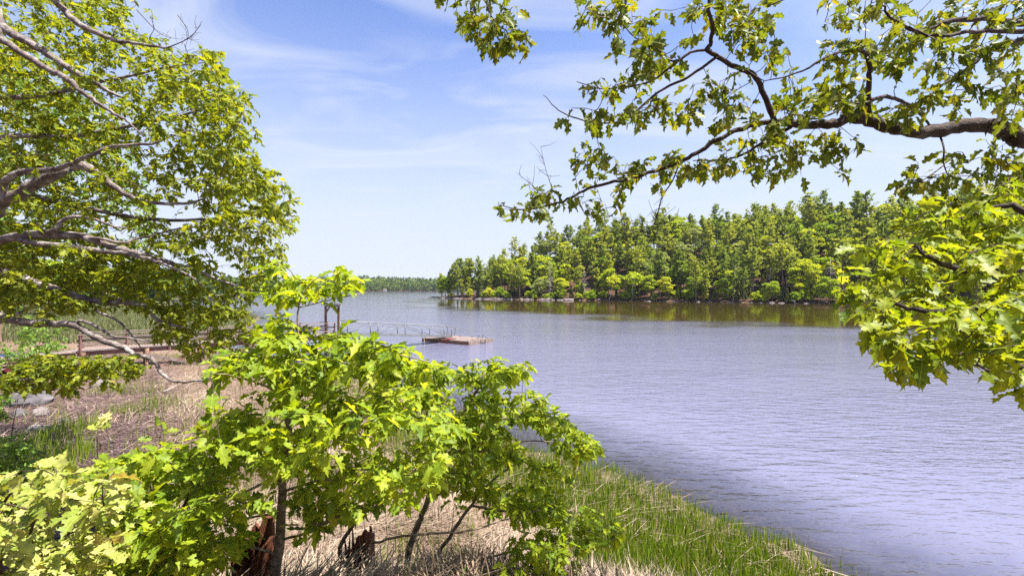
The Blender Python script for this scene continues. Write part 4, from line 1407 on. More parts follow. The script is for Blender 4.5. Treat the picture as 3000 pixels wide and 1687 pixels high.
def near_tree(name, label, cat, base, trunk, limbs, clusters, mat, seed, leaf=(0.11, 0.16), per=(6, 11), droop=0.35, upb=1.0,
              bark='bark', twig='twig', hero=300, group=None, spread=0.13, bare=None, limb_sides=8, flat=0.4):
    rng = np.random.default_rng(seed)
    base = np.array(base, float)
    root = empty(name, base, label, cat, group)
    nodes, dirs = [], []
    if trunk is not None:
        pts = catmull(trunk[0], 5)
        rad = np.interp(np.linspace(0, 1, len(pts)), np.linspace(0, 1, len(trunk[1])), trunk[1])
        MB().tube(pts, rad, 12).build('trunk', M[bark], root, base, True)
        nodes.append(pts)
    for (pp, r0, r1) in limbs:
        w = np.array([P(*q) for q in pp]) if len(pp[0]) == 3 and not isinstance(pp, np.ndarray) else np.asarray(pp)
        pts = catmull(w, 5)
        seg = np.linalg.norm(np.diff(pts, axis=0), axis=1).sum()
        jit = rng.normal(0, 0.006 * min(1, seg / 3), pts.shape); jit[0] = 0
        pts = pts + jit
        rad = np.linspace(1, 0, len(pts)) ** 0.8 * (r0 - r1) + r1
        rad = rad * (1 + 0.05 * rng.normal(size=len(pts)) * (r0 > 0.03))
        MB().tube(pts, rad, limb_sides if r0 > 0.03 else 6).build('branch', M[bark], root, base, True)
        nodes.append(pts)
    N = np.concatenate(nodes)
    cap = len(N) + len(clusters) * 6 + 10
    buf = np.zeros((cap, 3)); buf[:len(N)] = N
    nn = len(N)
    d0 = np.full(len(clusters), 1e9)
    for i in range(0, nn, 400):
        d0 = np.minimum(d0, np.sqrt(((clusters[:, None, :] - N[None, i:i + 400]) ** 2).sum(-1)).min(1))
    order = np.argsort(d0)
    TV, TF, tn = [], [], 0
    LP, LD, LS = [], [], []
    for ci in order:
        c = clusters[ci]
        dd = ((buf[:nn] - c) ** 2).sum(1)
        j = int(np.argmin(dd))
        s = buf[j].copy()
        L = math.sqrt(dd[j])
        if L < 0.03: continue
        mid = (s + c) / 2 + rng.normal(0, 0.10 * L, 3) + np.array([0, 0, 0.06 * L])
        q1 = s * 0.6 + mid * 0.4 + rng.normal(0, 0.04 * L, 3)
        q3 = mid * 0.45 + c * 0.55 + rng.normal(0, 0.05 * L, 3)
        pts = np.array([s, q1, mid, q3, c])
        r0 = min(0.0032 + 0.006 * L, 0.016)
        V, F = tube_np(pts, np.linspace(r0, 0.0016, 5), 4 if r0 > 0.006 else 3, False)
        TV.append(V); TF.append(np.array(F) + tn); tn += len(V)
        buf[nn:nn + 4] = pts[1:]; nn += 4
        td = unit(c - q3)
        k = rng.integers(per[0], per[1] + 1)
        f = rng.random(k) ** 0.6
        along = np.minimum(0.75 * L, spread * 1.6)
        pos = c[None] - td[None] * (1 - f)[:, None] * along
        dv = td[None] * 0.7 + rng.normal(0, 0.75, (k, 3))
        LP.append(pos + rng.normal(0, 0.010, (k, 3))); LD.append(dv)
    if bare:
        for (pp, r0) in bare:
            w = catmull(np.array([P(*q) for q in pp]), 4)
            V, F = tube_np(w, np.linspace(r0, 0.0015, len(w)), 5, False)
            TV.append(V); TF.append(np.array(F) + tn); tn += len(V)
            for q in range(len(w) * 1):
                i = rng.integers(len(w) // 4, len(w))
                dv = rng.normal(0, 1, 3) * np.array([1, 0.6, 1]) + [0, 0, 0.3]
                e = w[i] + unit(dv) * rng.uniform(0.06, 0.22)
                V, F = tube_np([w[i], (w[i] + e) / 2 + rng.normal(0, 0.012, 3), e], [0.003, 0.0022, 0.0015], 3, False)
                TV.append(V); TF.append(np.array(F) + tn); tn += len(V)
    if TV:
        tw = obj('twigs', mesh_np('twigs', np.concatenate(TV) - base, np.concatenate(TF), M[twig]), root)
        tag(tw, kind='stuff')
    pos = np.concatenate(LP); dv = np.concatenate(LD)
    n = len(pos)
    dv[:, 2] *= flat
    dv[:, 2] -= droop * rng.uniform(0.3, 1.6, n)
    dv = unit(dv)
    nor = rng.normal(0, 0.5, (n, 3)); nor[:, 2] += upb
    nor = unit(nor - dv * (nor * dv).sum(1, keepdims=True))
    sx = np.cross(dv, nor)
    size = rng.uniform(leaf[0], leaf[1], n) * rng.choice([0.5, 0.75, 0.95, 1.12], n)
    pos = pos + dv * (size * 0.18)[:, None]              # petiole
    rnd = np.clip(rng.beta(2.0, 2.2, n) + 0.0, 0, 1)
    ti = rng.integers(0, 4, n)
    pxx, pyy = px_of(pos)
    vis = (pos[:, 1] > 0.3) & (pxx > -30) & (pxx < 3030) & (pyy > -30) & (pyy < 1720)
    score = np.where(vis, size / np.maximum(pos[:, 1], 0.3), 0)
    hero_i = np.argsort(-score)[:min(hero, int(vis.sum()))]
    hm = np.zeros(n, bool); hm[hero_i] = True
    VV, FF, AA, LX, LY, vn = [], [], [], [], [], 0
    for t in range(4):
        sel = (~hm) & (ti == t)
        if not sel.any(): continue
        V0, F0 = LO[t]
        S = size[sel][:, None, None]
        W = (V0[None, :, 0:1] * sx[sel][:, None] + V0[None, :, 1:2] * dv[sel][:, None] + V0[None, :, 2:3] * nor[sel][:, None]) * S + pos[sel][:, None]
        m = sel.sum()
        VV.append(W.reshape(-1, 3) - base)
        FF.append((F0[None] + (np.arange(m) * len(V0))[:, None, None]).reshape(-1, 3) + vn)
        AA.append(np.repeat(rnd[sel], len(V0)))
        LX.append(np.tile(V0[:, 0], m)); LY.append(np.tile(V0[:, 1], m))
        vn += m * len(V0)
    if VV:
        o = obj('crown', mesh_np('crown', np.concatenate(VV), np.concatenate(FF), mat, False, dict(rnd=np.concatenate(AA), lx=np.concatenate(LX), ly=np.concatenate(LY))), root)
        tag(o, kind='stuff')
    for i in hero_i:
        o = obj('leaf', hi_mesh(mat, int(ti[i]), int(rnd[i] * 11.99)), root)
        m3 = Matrix((sx[i], dv[i], nor[i])).transposed()
        s = float(size[i])
        o.matrix_basis = Matrix.Translation(Vector(pos[i] - base)) @ m3.to_4x4() @ Matrix.Diagonal((s, s, s, 1))
    print(name, 'leaves', n, 'clusters', len(clusters))
    return root


nrng = np.random.default_rng(99)


def gz0(x, y): return float(ground_z(x, y))


# ---- big spreading oak on the left; trunk outside the frame
tx, ty = -10.8, 7.2
tz = gz0(tx, ty)
trunkA = (np.array([[tx, ty, tz - 0.4], [tx + 0.1, ty, tz + 1.5], [tx + 0.2, ty - 0.05, 4.5], [tx + 0.2, ty, 7.5], [tx + 0.4, ty + 0.1, 10.5], [tx + 0.3, ty, 13.5]]),
          [0.42, 0.33, 0.28, 0.22, 0.15, 0.05])


def fromA(z, pts):
    return np.array([[tx + 0.2, ty, z]] + [P(*q) for q in pts])


LA = [
    (fromA(6.6, [(-60, 640, 7.0), (0, 592, 6.9), (54, 571, 6.9), (103, 538, 6.9), (165, 509, 6.9), (207, 488, 7.0), (248, 488, 7.0), (290, 509, 7.1), (323, 538, 7.1), (372, 571, 7.2), (435, 592, 7.3), (538, 596, 7.5), (640, 570, 7.7)]), 0.14, 0.012),
    (np.array([P(*q) for q in [(0, 592, 6.9), (8, 545, 6.8), (25, 522, 6.7), (62, 505, 6.7), (165, 495, 6.7), (230, 470, 6.6), (330, 430, 6.6), (440, 420, 6.6), (560, 380, 6.6)]]), 0.075, 0.01),
    (fromA(9.6, [(-80, 20, 6.0), (0, 75, 5.8), (41, 103, 5.8), (103, 137, 5.8), (165, 174, 5.8), (215, 211, 5.8), (265, 236, 5.8), (314, 265, 5.9), (352, 285, 5.9)]), 0.085, 0.018),
    (fromA(9.0, [(-80, 70, 5.6), (0, 112, 5.5), (62, 153, 5.5), (124, 195, 5.5), (199, 232, 5.5), (232, 261, 5.5), (290, 306, 5.6), (331, 331, 5.6), (372, 356, 5.7), (422, 401, 5.7)]), 0.06, 0.008),
    (fromA(10.6, [(60, -60, 6.4), (161, 4, 6.3), (199, 46, 6.3), (248, 81, 6.2), (310, 108, 6.2), (364, 124, 6.2), (435, 132, 6.2), (488, 141, 6.2)]), 0.07, 0.012),
    (fromA(5.9, [(-60, 715, 7.2), (0, 703, 7.1), (83, 689, 7.1), (174, 689, 7.1), (248, 695, 7.1), (331, 724, 7.2), (414, 745, 7.2), (497, 770, 7.3), (580, 795, 7.4), (662, 828, 7.5), (786, 865, 7.6)]), 0.11, 0.010),
    (np.array([P(*q) for q in [(83, 687, 7.1), (157, 675, 7.0), (178, 650, 7.0), (215, 635, 7.0), (269, 641, 7.0), (331, 662, 7.0), (372, 668, 7.0)]]), 0.05, 0.012),
    (np.array([P(*q) for q in [(60, 700, 7.1), (83, 710, 7.0), (186, 720, 6.9), (290, 735, 6.9), (372, 743, 6.8), (455, 766, 6.8), (540, 800, 6.8), (600, 840, 6.8)]]), 0.06, 0.012),
    (np.array([P(*q) for q in [(248, 695, 7.1), (300, 700, 7.1), (360, 712, 7.2), (400, 700, 7.3), (460, 685, 7.4), (540, 668, 7.6), (640, 660, 7.8), (720, 680, 8.0)]]), 0.035, 0.008),
    (fromA(5.2, [(-60, 780, 7.6), (0, 795, 7.5), (62, 811, 7.4), (124, 836, 7.3), (207, 861, 7.3), (290, 886, 7.3), (372, 886, 7.3), (435, 902, 7.3), (455, 931, 7.3), (497, 952, 7.3), (538, 960, 7.3)]), 0.10, 0.012),
    (np.array([P(*q) for q in [(248, 876, 7.3), (290, 915, 7.2), (331, 931, 7.2), (372, 964, 7.2), (393, 993, 7.2), (414, 1018, 7.2)]]), 0.03, 0.008),
    (np.array([P(*q) for q in [(290, 884, 7.3), (310, 862, 7.2), (352, 876, 7.2)]]), 0.035, 0.02),
    (fromA(4.7, [(-60, 925, 6.9), (0, 931, 6.8), (62, 944, 6.8), (145, 948, 6.8), (215, 952, 6.8), (257, 973, 6.8), (310, 1002, 6.7), (364, 1018, 6.7), (393, 1039, 6.7), (447, 1051, 6.7), (476, 1097, 6.6), (517, 1117, 6.6), (580, 1115, 6.6), (642, 1101, 6.6)]), 0.085, 0.008),
    (np.array([P(*q) for q in [(215, 950, 6.8), (240, 940, 6.8), (290, 960, 6.8), (331, 985, 6.8), (380, 990, 6.8), (440, 1000, 6.9)]]), 0.035, 0.008),
    (fromA(3.6, [(-60, 1140, 6.6), (10, 1125, 6.4), (90, 1110, 6.3), (160, 1098, 6.2), (240, 1090, 6.2)]), 0.04, 0.008),
    (fromA(7.4, [(-60, 420, 7.6), (60, 400, 7.8), (200, 400, 8.0), (380, 370, 8.2), (560, 330, 8.4), (690, 280, 8.6)]), 0.08, 0.010),
    (fromA(8.2, [(-60, 300, 8.2), (120, 280, 8.4), (300, 240, 8.6), (480, 200, 8.8), (620, 180, 9.0)]), 0.07, 0.010),
    (fromA(6.4, [(-60, 560, 8.0), (200, 600, 8.4), (420, 640, 8.6), (620, 640, 8.8), (800, 600, 9.0)]), 0.08, 0.010),
]
polyA = [(-40, -40), (385, -40), (400, 60), (500, 170), (590, 180), (640, 150), (700, 230), (670, 300), (760, 440), (800, 500), (855, 600), (845, 690), (800, 760), (700, 790), (560, 780), (430, 740), (250, 800), (-40, 820)]
polyA2 = [(100, 820), (420, 760), (700, 780), (830, 740), (790, 830), (760, 900), (660, 985), (520, 1000), (420, 960), (260, 930)]
polyA3 = [(-30, 1060), (140, 1060), (240, 1030), (420, 1060), (380, 1120), (200, 1120), (30, 1150)]
polyA4 = [(-40, 800), (200, 840), (230, 900), (170, 935), (-40, 915)]
cl = np.concatenate([
    sample(polyA, 2050, 7.3, 10.2, nrng, 0.30, 70, 3),
    sample(polyA, 110, 5.6, 6.9, nrng, 0.62, 120, 43),
    sample([(480, 170), (640, 150), (700, 230), (760, 440), (855, 600), (845, 690), (760, 740), (640, 600), (560, 420)], 330, 6.6, 8.8, nrng, 0.5, 90, 5),
    sample(polyA2, 360, 7.0, 8.8, nrng, 0.75, 70, 8),
    sample(polyA3, 190, 5.8, 6.9, nrng, 0.4, 90, 9),
    sample([(430, 900), (700, 880), (790, 950), (720, 1010), (540, 1040), (430, 980)], 130, 6.8, 8.4, nrng, 0.6, 70, 45),
    sample([(-40, 640), (420, 720), (560, 790), (420, 900), (200, 900), (-40, 880)], 260, 7.2, 9.4, nrng, 0.45, 70, 46),
    sample(polyA4, 70, 6.6, 7.8, nrng)])
LA = [(a, r0 * 0.8, r1 * 0.8) for a, r0, r1 in LA]
_px, _py = px_of(cl)                                     # the crown is open where the pier rail shows through
cl = cl[~((_px > 165) & (_px < 455) & (_py > 918) & (_py < 1042))]
near_tree('oak_tree', 'big spreading oak with long lichen grey limbs reaching over the marsh', 'tree', (tx, ty, tz), trunkA, LA, cl, M['leaf_oak'], 1,
          leaf=(0.09, 0.145), per=(6, 11), droop=0.35, upb=0.95, spread=0.15,
          bare=[([(488, 141, 6.2), (538, 120, 6.2), (571, 95, 6.2), (592, 62, 6.2)], 0.008), ([(400, 30, 6.2), (470, 100, 6.2), (530, 116, 6.2)], 0.006),
                ([(520, 45, 6.2), (550, 90, 6.2), (548, 118, 6.2)], 0.005), ([(540, 130, 6.2), (552, 170, 6.2), (545, 195, 6.2)], 0.005)])

# ---- second tree behind the big oak
hx, hy = (-110 - 1500) / FPX * 14.0, 14.0
hz = gz0(hx, hy)
LH = [(np.array([[hx, hy, z0], [hx + a, hy + 0.3 * b, z0 + 1.2], [hx + 2 * a, hy + b, z0 + 2.2]]), 0.06, 0.012)
      for z0, a, b in ((5.0, 2.6, 0.5), (6.0, -1.4, 0.6), (7.5, 2.2, -0.6), (8.5, -1.0, -0.5), (9.5, 1.9, 0.3), (4.2, 2.6, -0.4), (11.0, 0.5, 0.2))]
cl = sample([(-40, 120), (180, 200), (300, 330), (400, 470), (450, 640), (430, 780), (300, 860), (150, 850), (60, 900), (-40, 900)], 900, 11.5, 16.0, nrng, 0.42, 70, 52)
near_tree('maple_tree', 'shaded green tree standing behind the limbs of the big oak', 'tree', (hx, hy, hz),
          (np.array([[hx, hy, hz - 0.3], [hx + 0.05, hy, hz + 2], [hx, hy, 7.0], [hx + 0.1, hy, 11.0], [hx + 0.1, hy, 13.5]]), [0.22, 0.18, 0.14, 0.09, 0.03]),
          LH, cl, M['leaf_shrub'], 8, leaf=(0.13, 0.20), per=(7, 11), droop=0.3, upb=1.0, spread=0.28, hero=120)

# ---- main sapling
d = 4.0
bx_, by_ = (805 - 1500) / FPX * 4.3, 4.3
bz_ = gz0(bx_, by_)
trunkB = (np.array([[bx_, by_, bz_ - 0.2], P(805, 1690, 4.25), P(819, 1600, 4.2), P(824, 1506, 4.15), P(828, 1436, 4.1), P(824, 1376, 4.05), P(847, 1273, 4.0), P(842, 1217, 3.95), P(861, 1175, 3.9), P(926, 1129, 3.8),
                    P(955, 1087, 3.75), P(965, 1060, 3.75), P(998, 1022, 3.7), P(1005, 970, 3.7)]), [0.055, 0.048, 0.042, 0.036, 0.031, 0.026, 0.020, 0.016, 0.013, 0.010, 0.008, 0.006])
LB = [
    ([(824, 1376, 4.05), (880, 1297, 3.9), (973, 1255, 3.7), (1042, 1238, 3.5), (1120, 1200, 3.4)], 0.018, 0.004),
    ([(828, 1440, 4.1), (870, 1425, 3.9), (945, 1404, 3.7), (1019, 1413, 3.6), (1089, 1408, 3.5), (1182, 1380, 3.4)], 0.014, 0.004),
    ([(820, 1580, 4.2), (900, 1560, 4.0), (950, 1530, 3.9), (1060, 1490, 3.8), (1160, 1470, 3.7)], 0.013, 0.004),
    ([(824, 1376, 4.05), (760, 1420, 3.8), (690, 1450, 3.5), (600, 1470, 3.2)], 0.014, 0.004),
    ([(845, 1260, 4.0), (780, 1240, 3.9), (700, 1250, 3.7), (620, 1280, 3.5)], 0.012, 0.004),
    ([(861, 1175, 3.9), (800, 1140, 3.7), (720, 1110, 3.4), (620, 1090, 3.1)], 0.011, 0.003),
    ([(955, 1087, 3.75), (880, 1040, 3.7), (876, 1000, 3.7), (872, 940, 3.7), (880, 880, 3.7), (910, 830, 3.7), (960, 800, 3.7)], 0.012, 0.003),
    ([(878, 900, 3.7), (960, 880, 3.8), (1030, 865, 3.9), (1075, 855, 4.0)], 0.006, 0.002),
    ([(965, 1060, 3.75), (1060, 1030, 3.6), (1160, 1040, 3.5), (1260, 1060, 3.5)], 0.010, 0.003),
    ([(842, 1217, 3.95), (960, 1160, 4.3), (1060, 1120, 4.5), (1180, 1080, 4.7)], 0.010, 0.003),
    ([(815, 1620, 4.2), (720, 1600, 3.9), (620, 1600, 3.6), (500, 1620, 3.3)], 0.013, 0.004),
    ([(826, 1500, 4.15), (700, 1520, 3.9), (560, 1540, 3.5)], 0.012, 0.004),
]
cl = np.concatenate([
    sample([(800, 765), (930, 790), (1060, 838), (1030, 858), (930, 850), (870, 880), (820, 880), (740, 850), (720, 810)], 40, 3.7, 4.4, nrng),
    sample([(740, 930), (850, 920), (900, 985), (1060, 990), (1140, 1020), (1130, 1060), (1010, 1120), (900, 1140), (760, 1130), (560, 1095), (710, 1020)], 180, 3.1, 4.4, nrng),
    sample([(1080, 1030), (1200, 1040), (1300, 1065), (1310, 1090), (1200, 1090), (1100, 1110)], 60, 3.6, 4.8, nrng),
    sample([(650, 1200), (800, 1230), (1000, 1150), (1250, 1100), (1330, 1250), (1300, 1400), (1200, 1470), (1000, 1470), (920, 1400), (800, 1350), (680, 1350), (600, 1290)], 370, 2.8, 5.2, nrng, 0.4, 120, 11),
    sample([(360, 1500), (640, 1420), (770, 1450), (740, 1580), (600, 1700), (340, 1700)], 180, 2.9, 4.2, nrng, 0.55, 110, 12),
    sample([(900, 985), (1030, 985), (1040, 1000), (910, 1005)], 6, 3.6, 3.9, nrng),
    sample([(880, 1430), (1150, 1440), (1060, 1540), (880, 1570)], 44, 3.6, 4.4, nrng)])
near_tree('oak_sapling', 'bright green oak sapling with a slim mottled trunk beside the splintered stump', 'sapling', (bx_, by_, bz_), trunkB, LB, cl, M['leaf_sap'], 2,
          leaf=(0.095, 0.15), per=(5, 9), droop=0.25, upb=1.6, bark='bark_sapling', spread=0.14)

# ---- second, many stemmed sapling to its right
cx, cy = (1190 - 1500) / FPX * 5.6, 5.6
cz = gz0(cx, cy)
LC = [
    (np.array([[cx, cy, cz - 0.15], P(1196, 1623, 5.55), P(1229, 1530, 5.5), P(1252, 1470, 5.4), P(1285, 1325, 5.3), P(1322, 1264, 5.2), P(1392, 1152, 5.1), P(1420, 1090, 5.1)]), 0.045, 0.008),
    (np.array([[cx + 0.15, cy - 0.1, cz - 0.15], P(1265, 1660, 5.4), P(1317, 1571, 5.3), P(1380, 1480, 5.2), P(1450, 1400, 5.2), P(1560, 1330, 5.2)]), 0.030, 0.006),
    (np.array([[cx - 0.3, cy, cz - 0.15], P(1000, 1640, 5.3), P(1020, 1560, 5.2), P(1080, 1480, 5.1), P(1160, 1400, 5.0)]), 0.035, 0.006),
    ([(1089, 1588, 4.6), (1205, 1567, 4.5), (1345, 1557, 4.4), (1415, 1543, 4.4), (1485, 1520, 4.4), (1600, 1490, 4.5)], 0.013, 0.004),
    ([(1380, 1480, 5.2), (1500, 1500, 5.0), (1640, 1520, 4.9), (1780, 1580, 4.8)], 0.014, 0.004),
    ([(1322, 1264, 5.2), (1440, 1230, 5.3), (1560, 1220, 5.4), (1680, 1240, 5.5)], 0.014, 0.004),
    ([(1392, 1152, 5.1), (1480, 1120, 5.2), (1560, 1110, 5.3)], 0.010, 0.004),
    ([(1285, 1325, 5.3), (1420, 1320, 5.0), (1560, 1290, 4.9), (1700, 1310, 4.9)], 0.013, 0.004),
    ([(1270, 1655, 5.4), (1400, 1640, 5.0), (1520, 1610, 4.8), (1640, 1600, 4.6)], 0.014, 0.004),
]
cl = np.concatenate([
    sample([(1230, 1080), (1400, 1055), (1560, 1075), (1590, 1130), (1640, 1200), (1560, 1260), (1400, 1250), (1280, 1200)], 215, 4.6, 6.2, nrng, 0.45, 100, 14),
    sample([(1560, 1190), (1680, 1220), (1745, 1300), (1740, 1355), (1690, 1340), (1600, 1280)], 60, 4.7, 5.7, nrng),
    sample([(1250, 1240), (1500, 1270), (1560, 1330), (1640, 1400), (1680, 1490), (1560, 1510), (1400, 1470), (1250, 1400)], 230, 4.4, 6.0, nrng, 0.5, 100, 15),
    sample([(1480, 1480), (1700, 1480), (1850, 1585), (1700, 1600), (1500, 1560)], 60, 4.4, 5.4, nrng),
    sample([(1500, 1590), (1680, 1580), (1700, 1690), (1520, 1690)], 36, 4.0, 4.8, nrng)])
near_tree('oak_sapling', 'wide many stemmed oak sapling rising out of the dead reeds by the water', 'sapling', (cx, cy, cz), None, LC, cl, M['leaf_sap'], 3,
          leaf=(0.085, 0.135), per=(7, 12), droop=0.3, upb=1.4, bark='bark_sapling', spread=0.14)

# ---- pale leaved shrubs at the bottom left
dx, dy = (110 - 1500) / FPX * 3.0, 3.0
dz = gz0(dx, dy)
LD_ = [
    (np.array([[dx, dy, dz - 0.2], P(0, 1668, 2.7), P(75, 1580, 2.65), P(110, 1500, 2.6), P(160, 1420, 2.6), P(190, 1385, 2.6)]), 0.014, 0.004),
    (np.array([[dx, dy, dz - 0.2], P(150, 1640, 2.8), P(230, 1540, 2.7), P(300, 1450, 2.8), P(330, 1380, 3.0)]), 0.013, 0.004),
    (np.array([[dx - 0.2, dy, dz - 0.2], P(-20, 1560, 2.8), P(20, 1460, 2.7), P(60, 1400, 2.7)]), 0.012, 0.004),
    ([(110, 1500, 2.6), (40, 1480, 2.5), (-20, 1470, 2.4)], 0.007, 0.003),
]
cl = np.concatenate([
    sample([(-40, 1420), (90, 1380), (220, 1365), (240, 1480), (180, 1600), (200, 1700), (-40, 1700)], 90, 2.2, 3.2, nrng),
    sample([(200, 1420), (330, 1370), (380, 1500), (300, 1690), (190, 1690)], 46, 2.4, 3.4, nrng)])
near_tree('maple_shrub', 'pale yellow green shrub with very large leaves around a bare dark twig', 'shrub', (dx, dy, dz), None, LD_, cl, M['leaf_pale'], 4,
          leaf=(0.08, 0.135), per=(5, 8), droop=0.25, upb=1.6, bark='twig', spread=0.15, hero=290)
ex_, ey_ = (470 - 1500) / FPX * 4.2, 4.2
ez_ = gz0(ex_, ey_)
LE_ = [
    (np.array([[ex_, ey_, ez_ - 0.2], P(460, 1600, 4.1), P(480, 1500, 4.0), P(440, 1420, 3.9), P(400, 1370, 3.9)]), 0.016, 0.004),
    (np.array([[ex_, ey_, ez_ - 0.2], P(500, 1580, 4.1), P(540, 1480, 4.0), P(580, 1400, 4.0), P(560, 1320, 4.0)]), 0.016, 0.004),
    ([(320, 1530, 3.4), (400, 1535, 3.4), (480, 1525, 3.5), (540, 1505, 3.6)], 0.007, 0.003),
    ([(480, 1500, 4.0), (380, 1440, 3.8), (300, 1400, 3.8)], 0.009, 0.003),
]
cl = np.concatenate([
    sample([(240, 1370), (400, 1320), (620, 1310), (700, 1350), (640, 1450), (520, 1480), (380, 1450), (260, 1430)], 170, 3.4, 4.8, nrng),
    sample([(260, 1450), (640, 1440), (560, 1600), (300, 1640)], 100, 3.2, 4.4, nrng, 0.5, 90, 18)])
near_tree('oak_shrub', 'leafy lime green shrub between the pale shrub and the main sapling', 'shrub', (ex_, ey_, ez_), None, LE_, cl, M['leaf_sap'], 5,
          leaf=(0.10, 0.155), per=(5, 8), droop=0.25, upb=1.5, bark='twig', spread=0.12, hero=280)

# ---- bushes on the left bank
for i, (poly, n, d0_, d1_, lab, sd_) in enumerate([
        ([(-40, 1260), (50, 1255), (130, 1310), (140, 1380), (40, 1420), (-40, 1420)], 80, 6.5, 8.0, 'loose green bush with pale leaves below the blue grey rocks', 61),
        ([(-40, 1140), (20, 1145), (35, 1180), (20, 1210), (-40, 1210)], 50, 11.5, 13.0, 'small dark blue green bush beside the rocks', 62),
        ([(-40, 1000), (60, 1010), (180, 985), (200, 1040), (120, 1075), (-40, 1090)], 150, 22.5, 25.5, 'dark bush shading the canoe beside the boardwalk', 63),
        ([(60, 960), (140, 940), (190, 980), (180, 1030), (90, 1030)], 150, 29.0, 32.0, 'dense dark green bush at the landward end of the pier', 64)]):
    c_ = np.mean(poly, 0); dm = (d0_ + d1_) / 2
    bx0, by0 = (c_[0] - 1500) / FPX * dm, dm
    bz0 = gz0(bx0, by0)
    top_ = P(c_[0], c_[1], dm)
    st = [(np.array([[bx0 + k * 0.15, by0, bz0 - 0.1], [bx0 + k * 0.3, by0, (bz0 + top_[2]) / 2], top_ + [k * 0.5, 0, 0.1]]), 0.02, 0.005) for k in (-1, 0, 1)]
    cl = sample(poly, n, d0_, d1_, nrng)
    sc_ = max(1.0, dm / 9)
    near_tree('bank_bush', lab, 'bush', (bx0, by0, bz0), None, st, cl, M['leaf_shrub'], sd_, leaf=(0.08 * sc_ ** 0.5, 0.13 * sc_ ** 0.5), per=(8, 12), spread=0.16 * sc_, bark='twig', hero=40)

# ---- small orange and yellow seedlings in front of the reeds
for i, (px, py, d_, lab, mt) in enumerate([(285, 1265, 4.6, 'small orange yellow seedling in front of the dark reed stems', 'leaf_pale'),
                                           (470, 1280, 4.3, 'yellow olive seedling tip above the lime green shrub', 'leaf_side'),
                                           (560, 1285, 4.3, 'olive leaf tip standing right of the yellow seedling', 'leaf_side')]):
    top_ = P(px, py, d_)
    b0 = np.array([top_[0], top_[1], gz0(top_[0], top_[1])])
    near_tree('oak_seedling', lab, 'seedling', b0, None, [(np.array([b0 - [0, 0, 0.1], (b0 + top_) / 2 + [0.03, 0, 0], top_]), 0.006, 0.003)],
              top_ + nrng.normal(0, 0.05, (4, 3)), M[mt], 70 + i, leaf=(0.10, 0.14), per=(2, 4), droop=-0.6, upb=0.6, bark='twig', hero=20)

# ---- oak overhanging from the right; trunk outside the frame
rx, ry = 6.6, 4.4
rz = gz0(rx, ry)
trunkR = (np.array([[rx, ry, rz - 0.4], [rx, ry, rz + 1.5], [rx - 0.1, ry, 5.2], [rx - 0.15, ry, 7.4], [rx, ry, 10.0], [rx, ry, 12.5]]), [0.36, 0.29, 0.25, 0.20, 0.14, 0.05])


def fromR(z, pts):
    return np.array([[rx - 0.1, ry, z]] + [P(*q) for q in pts])


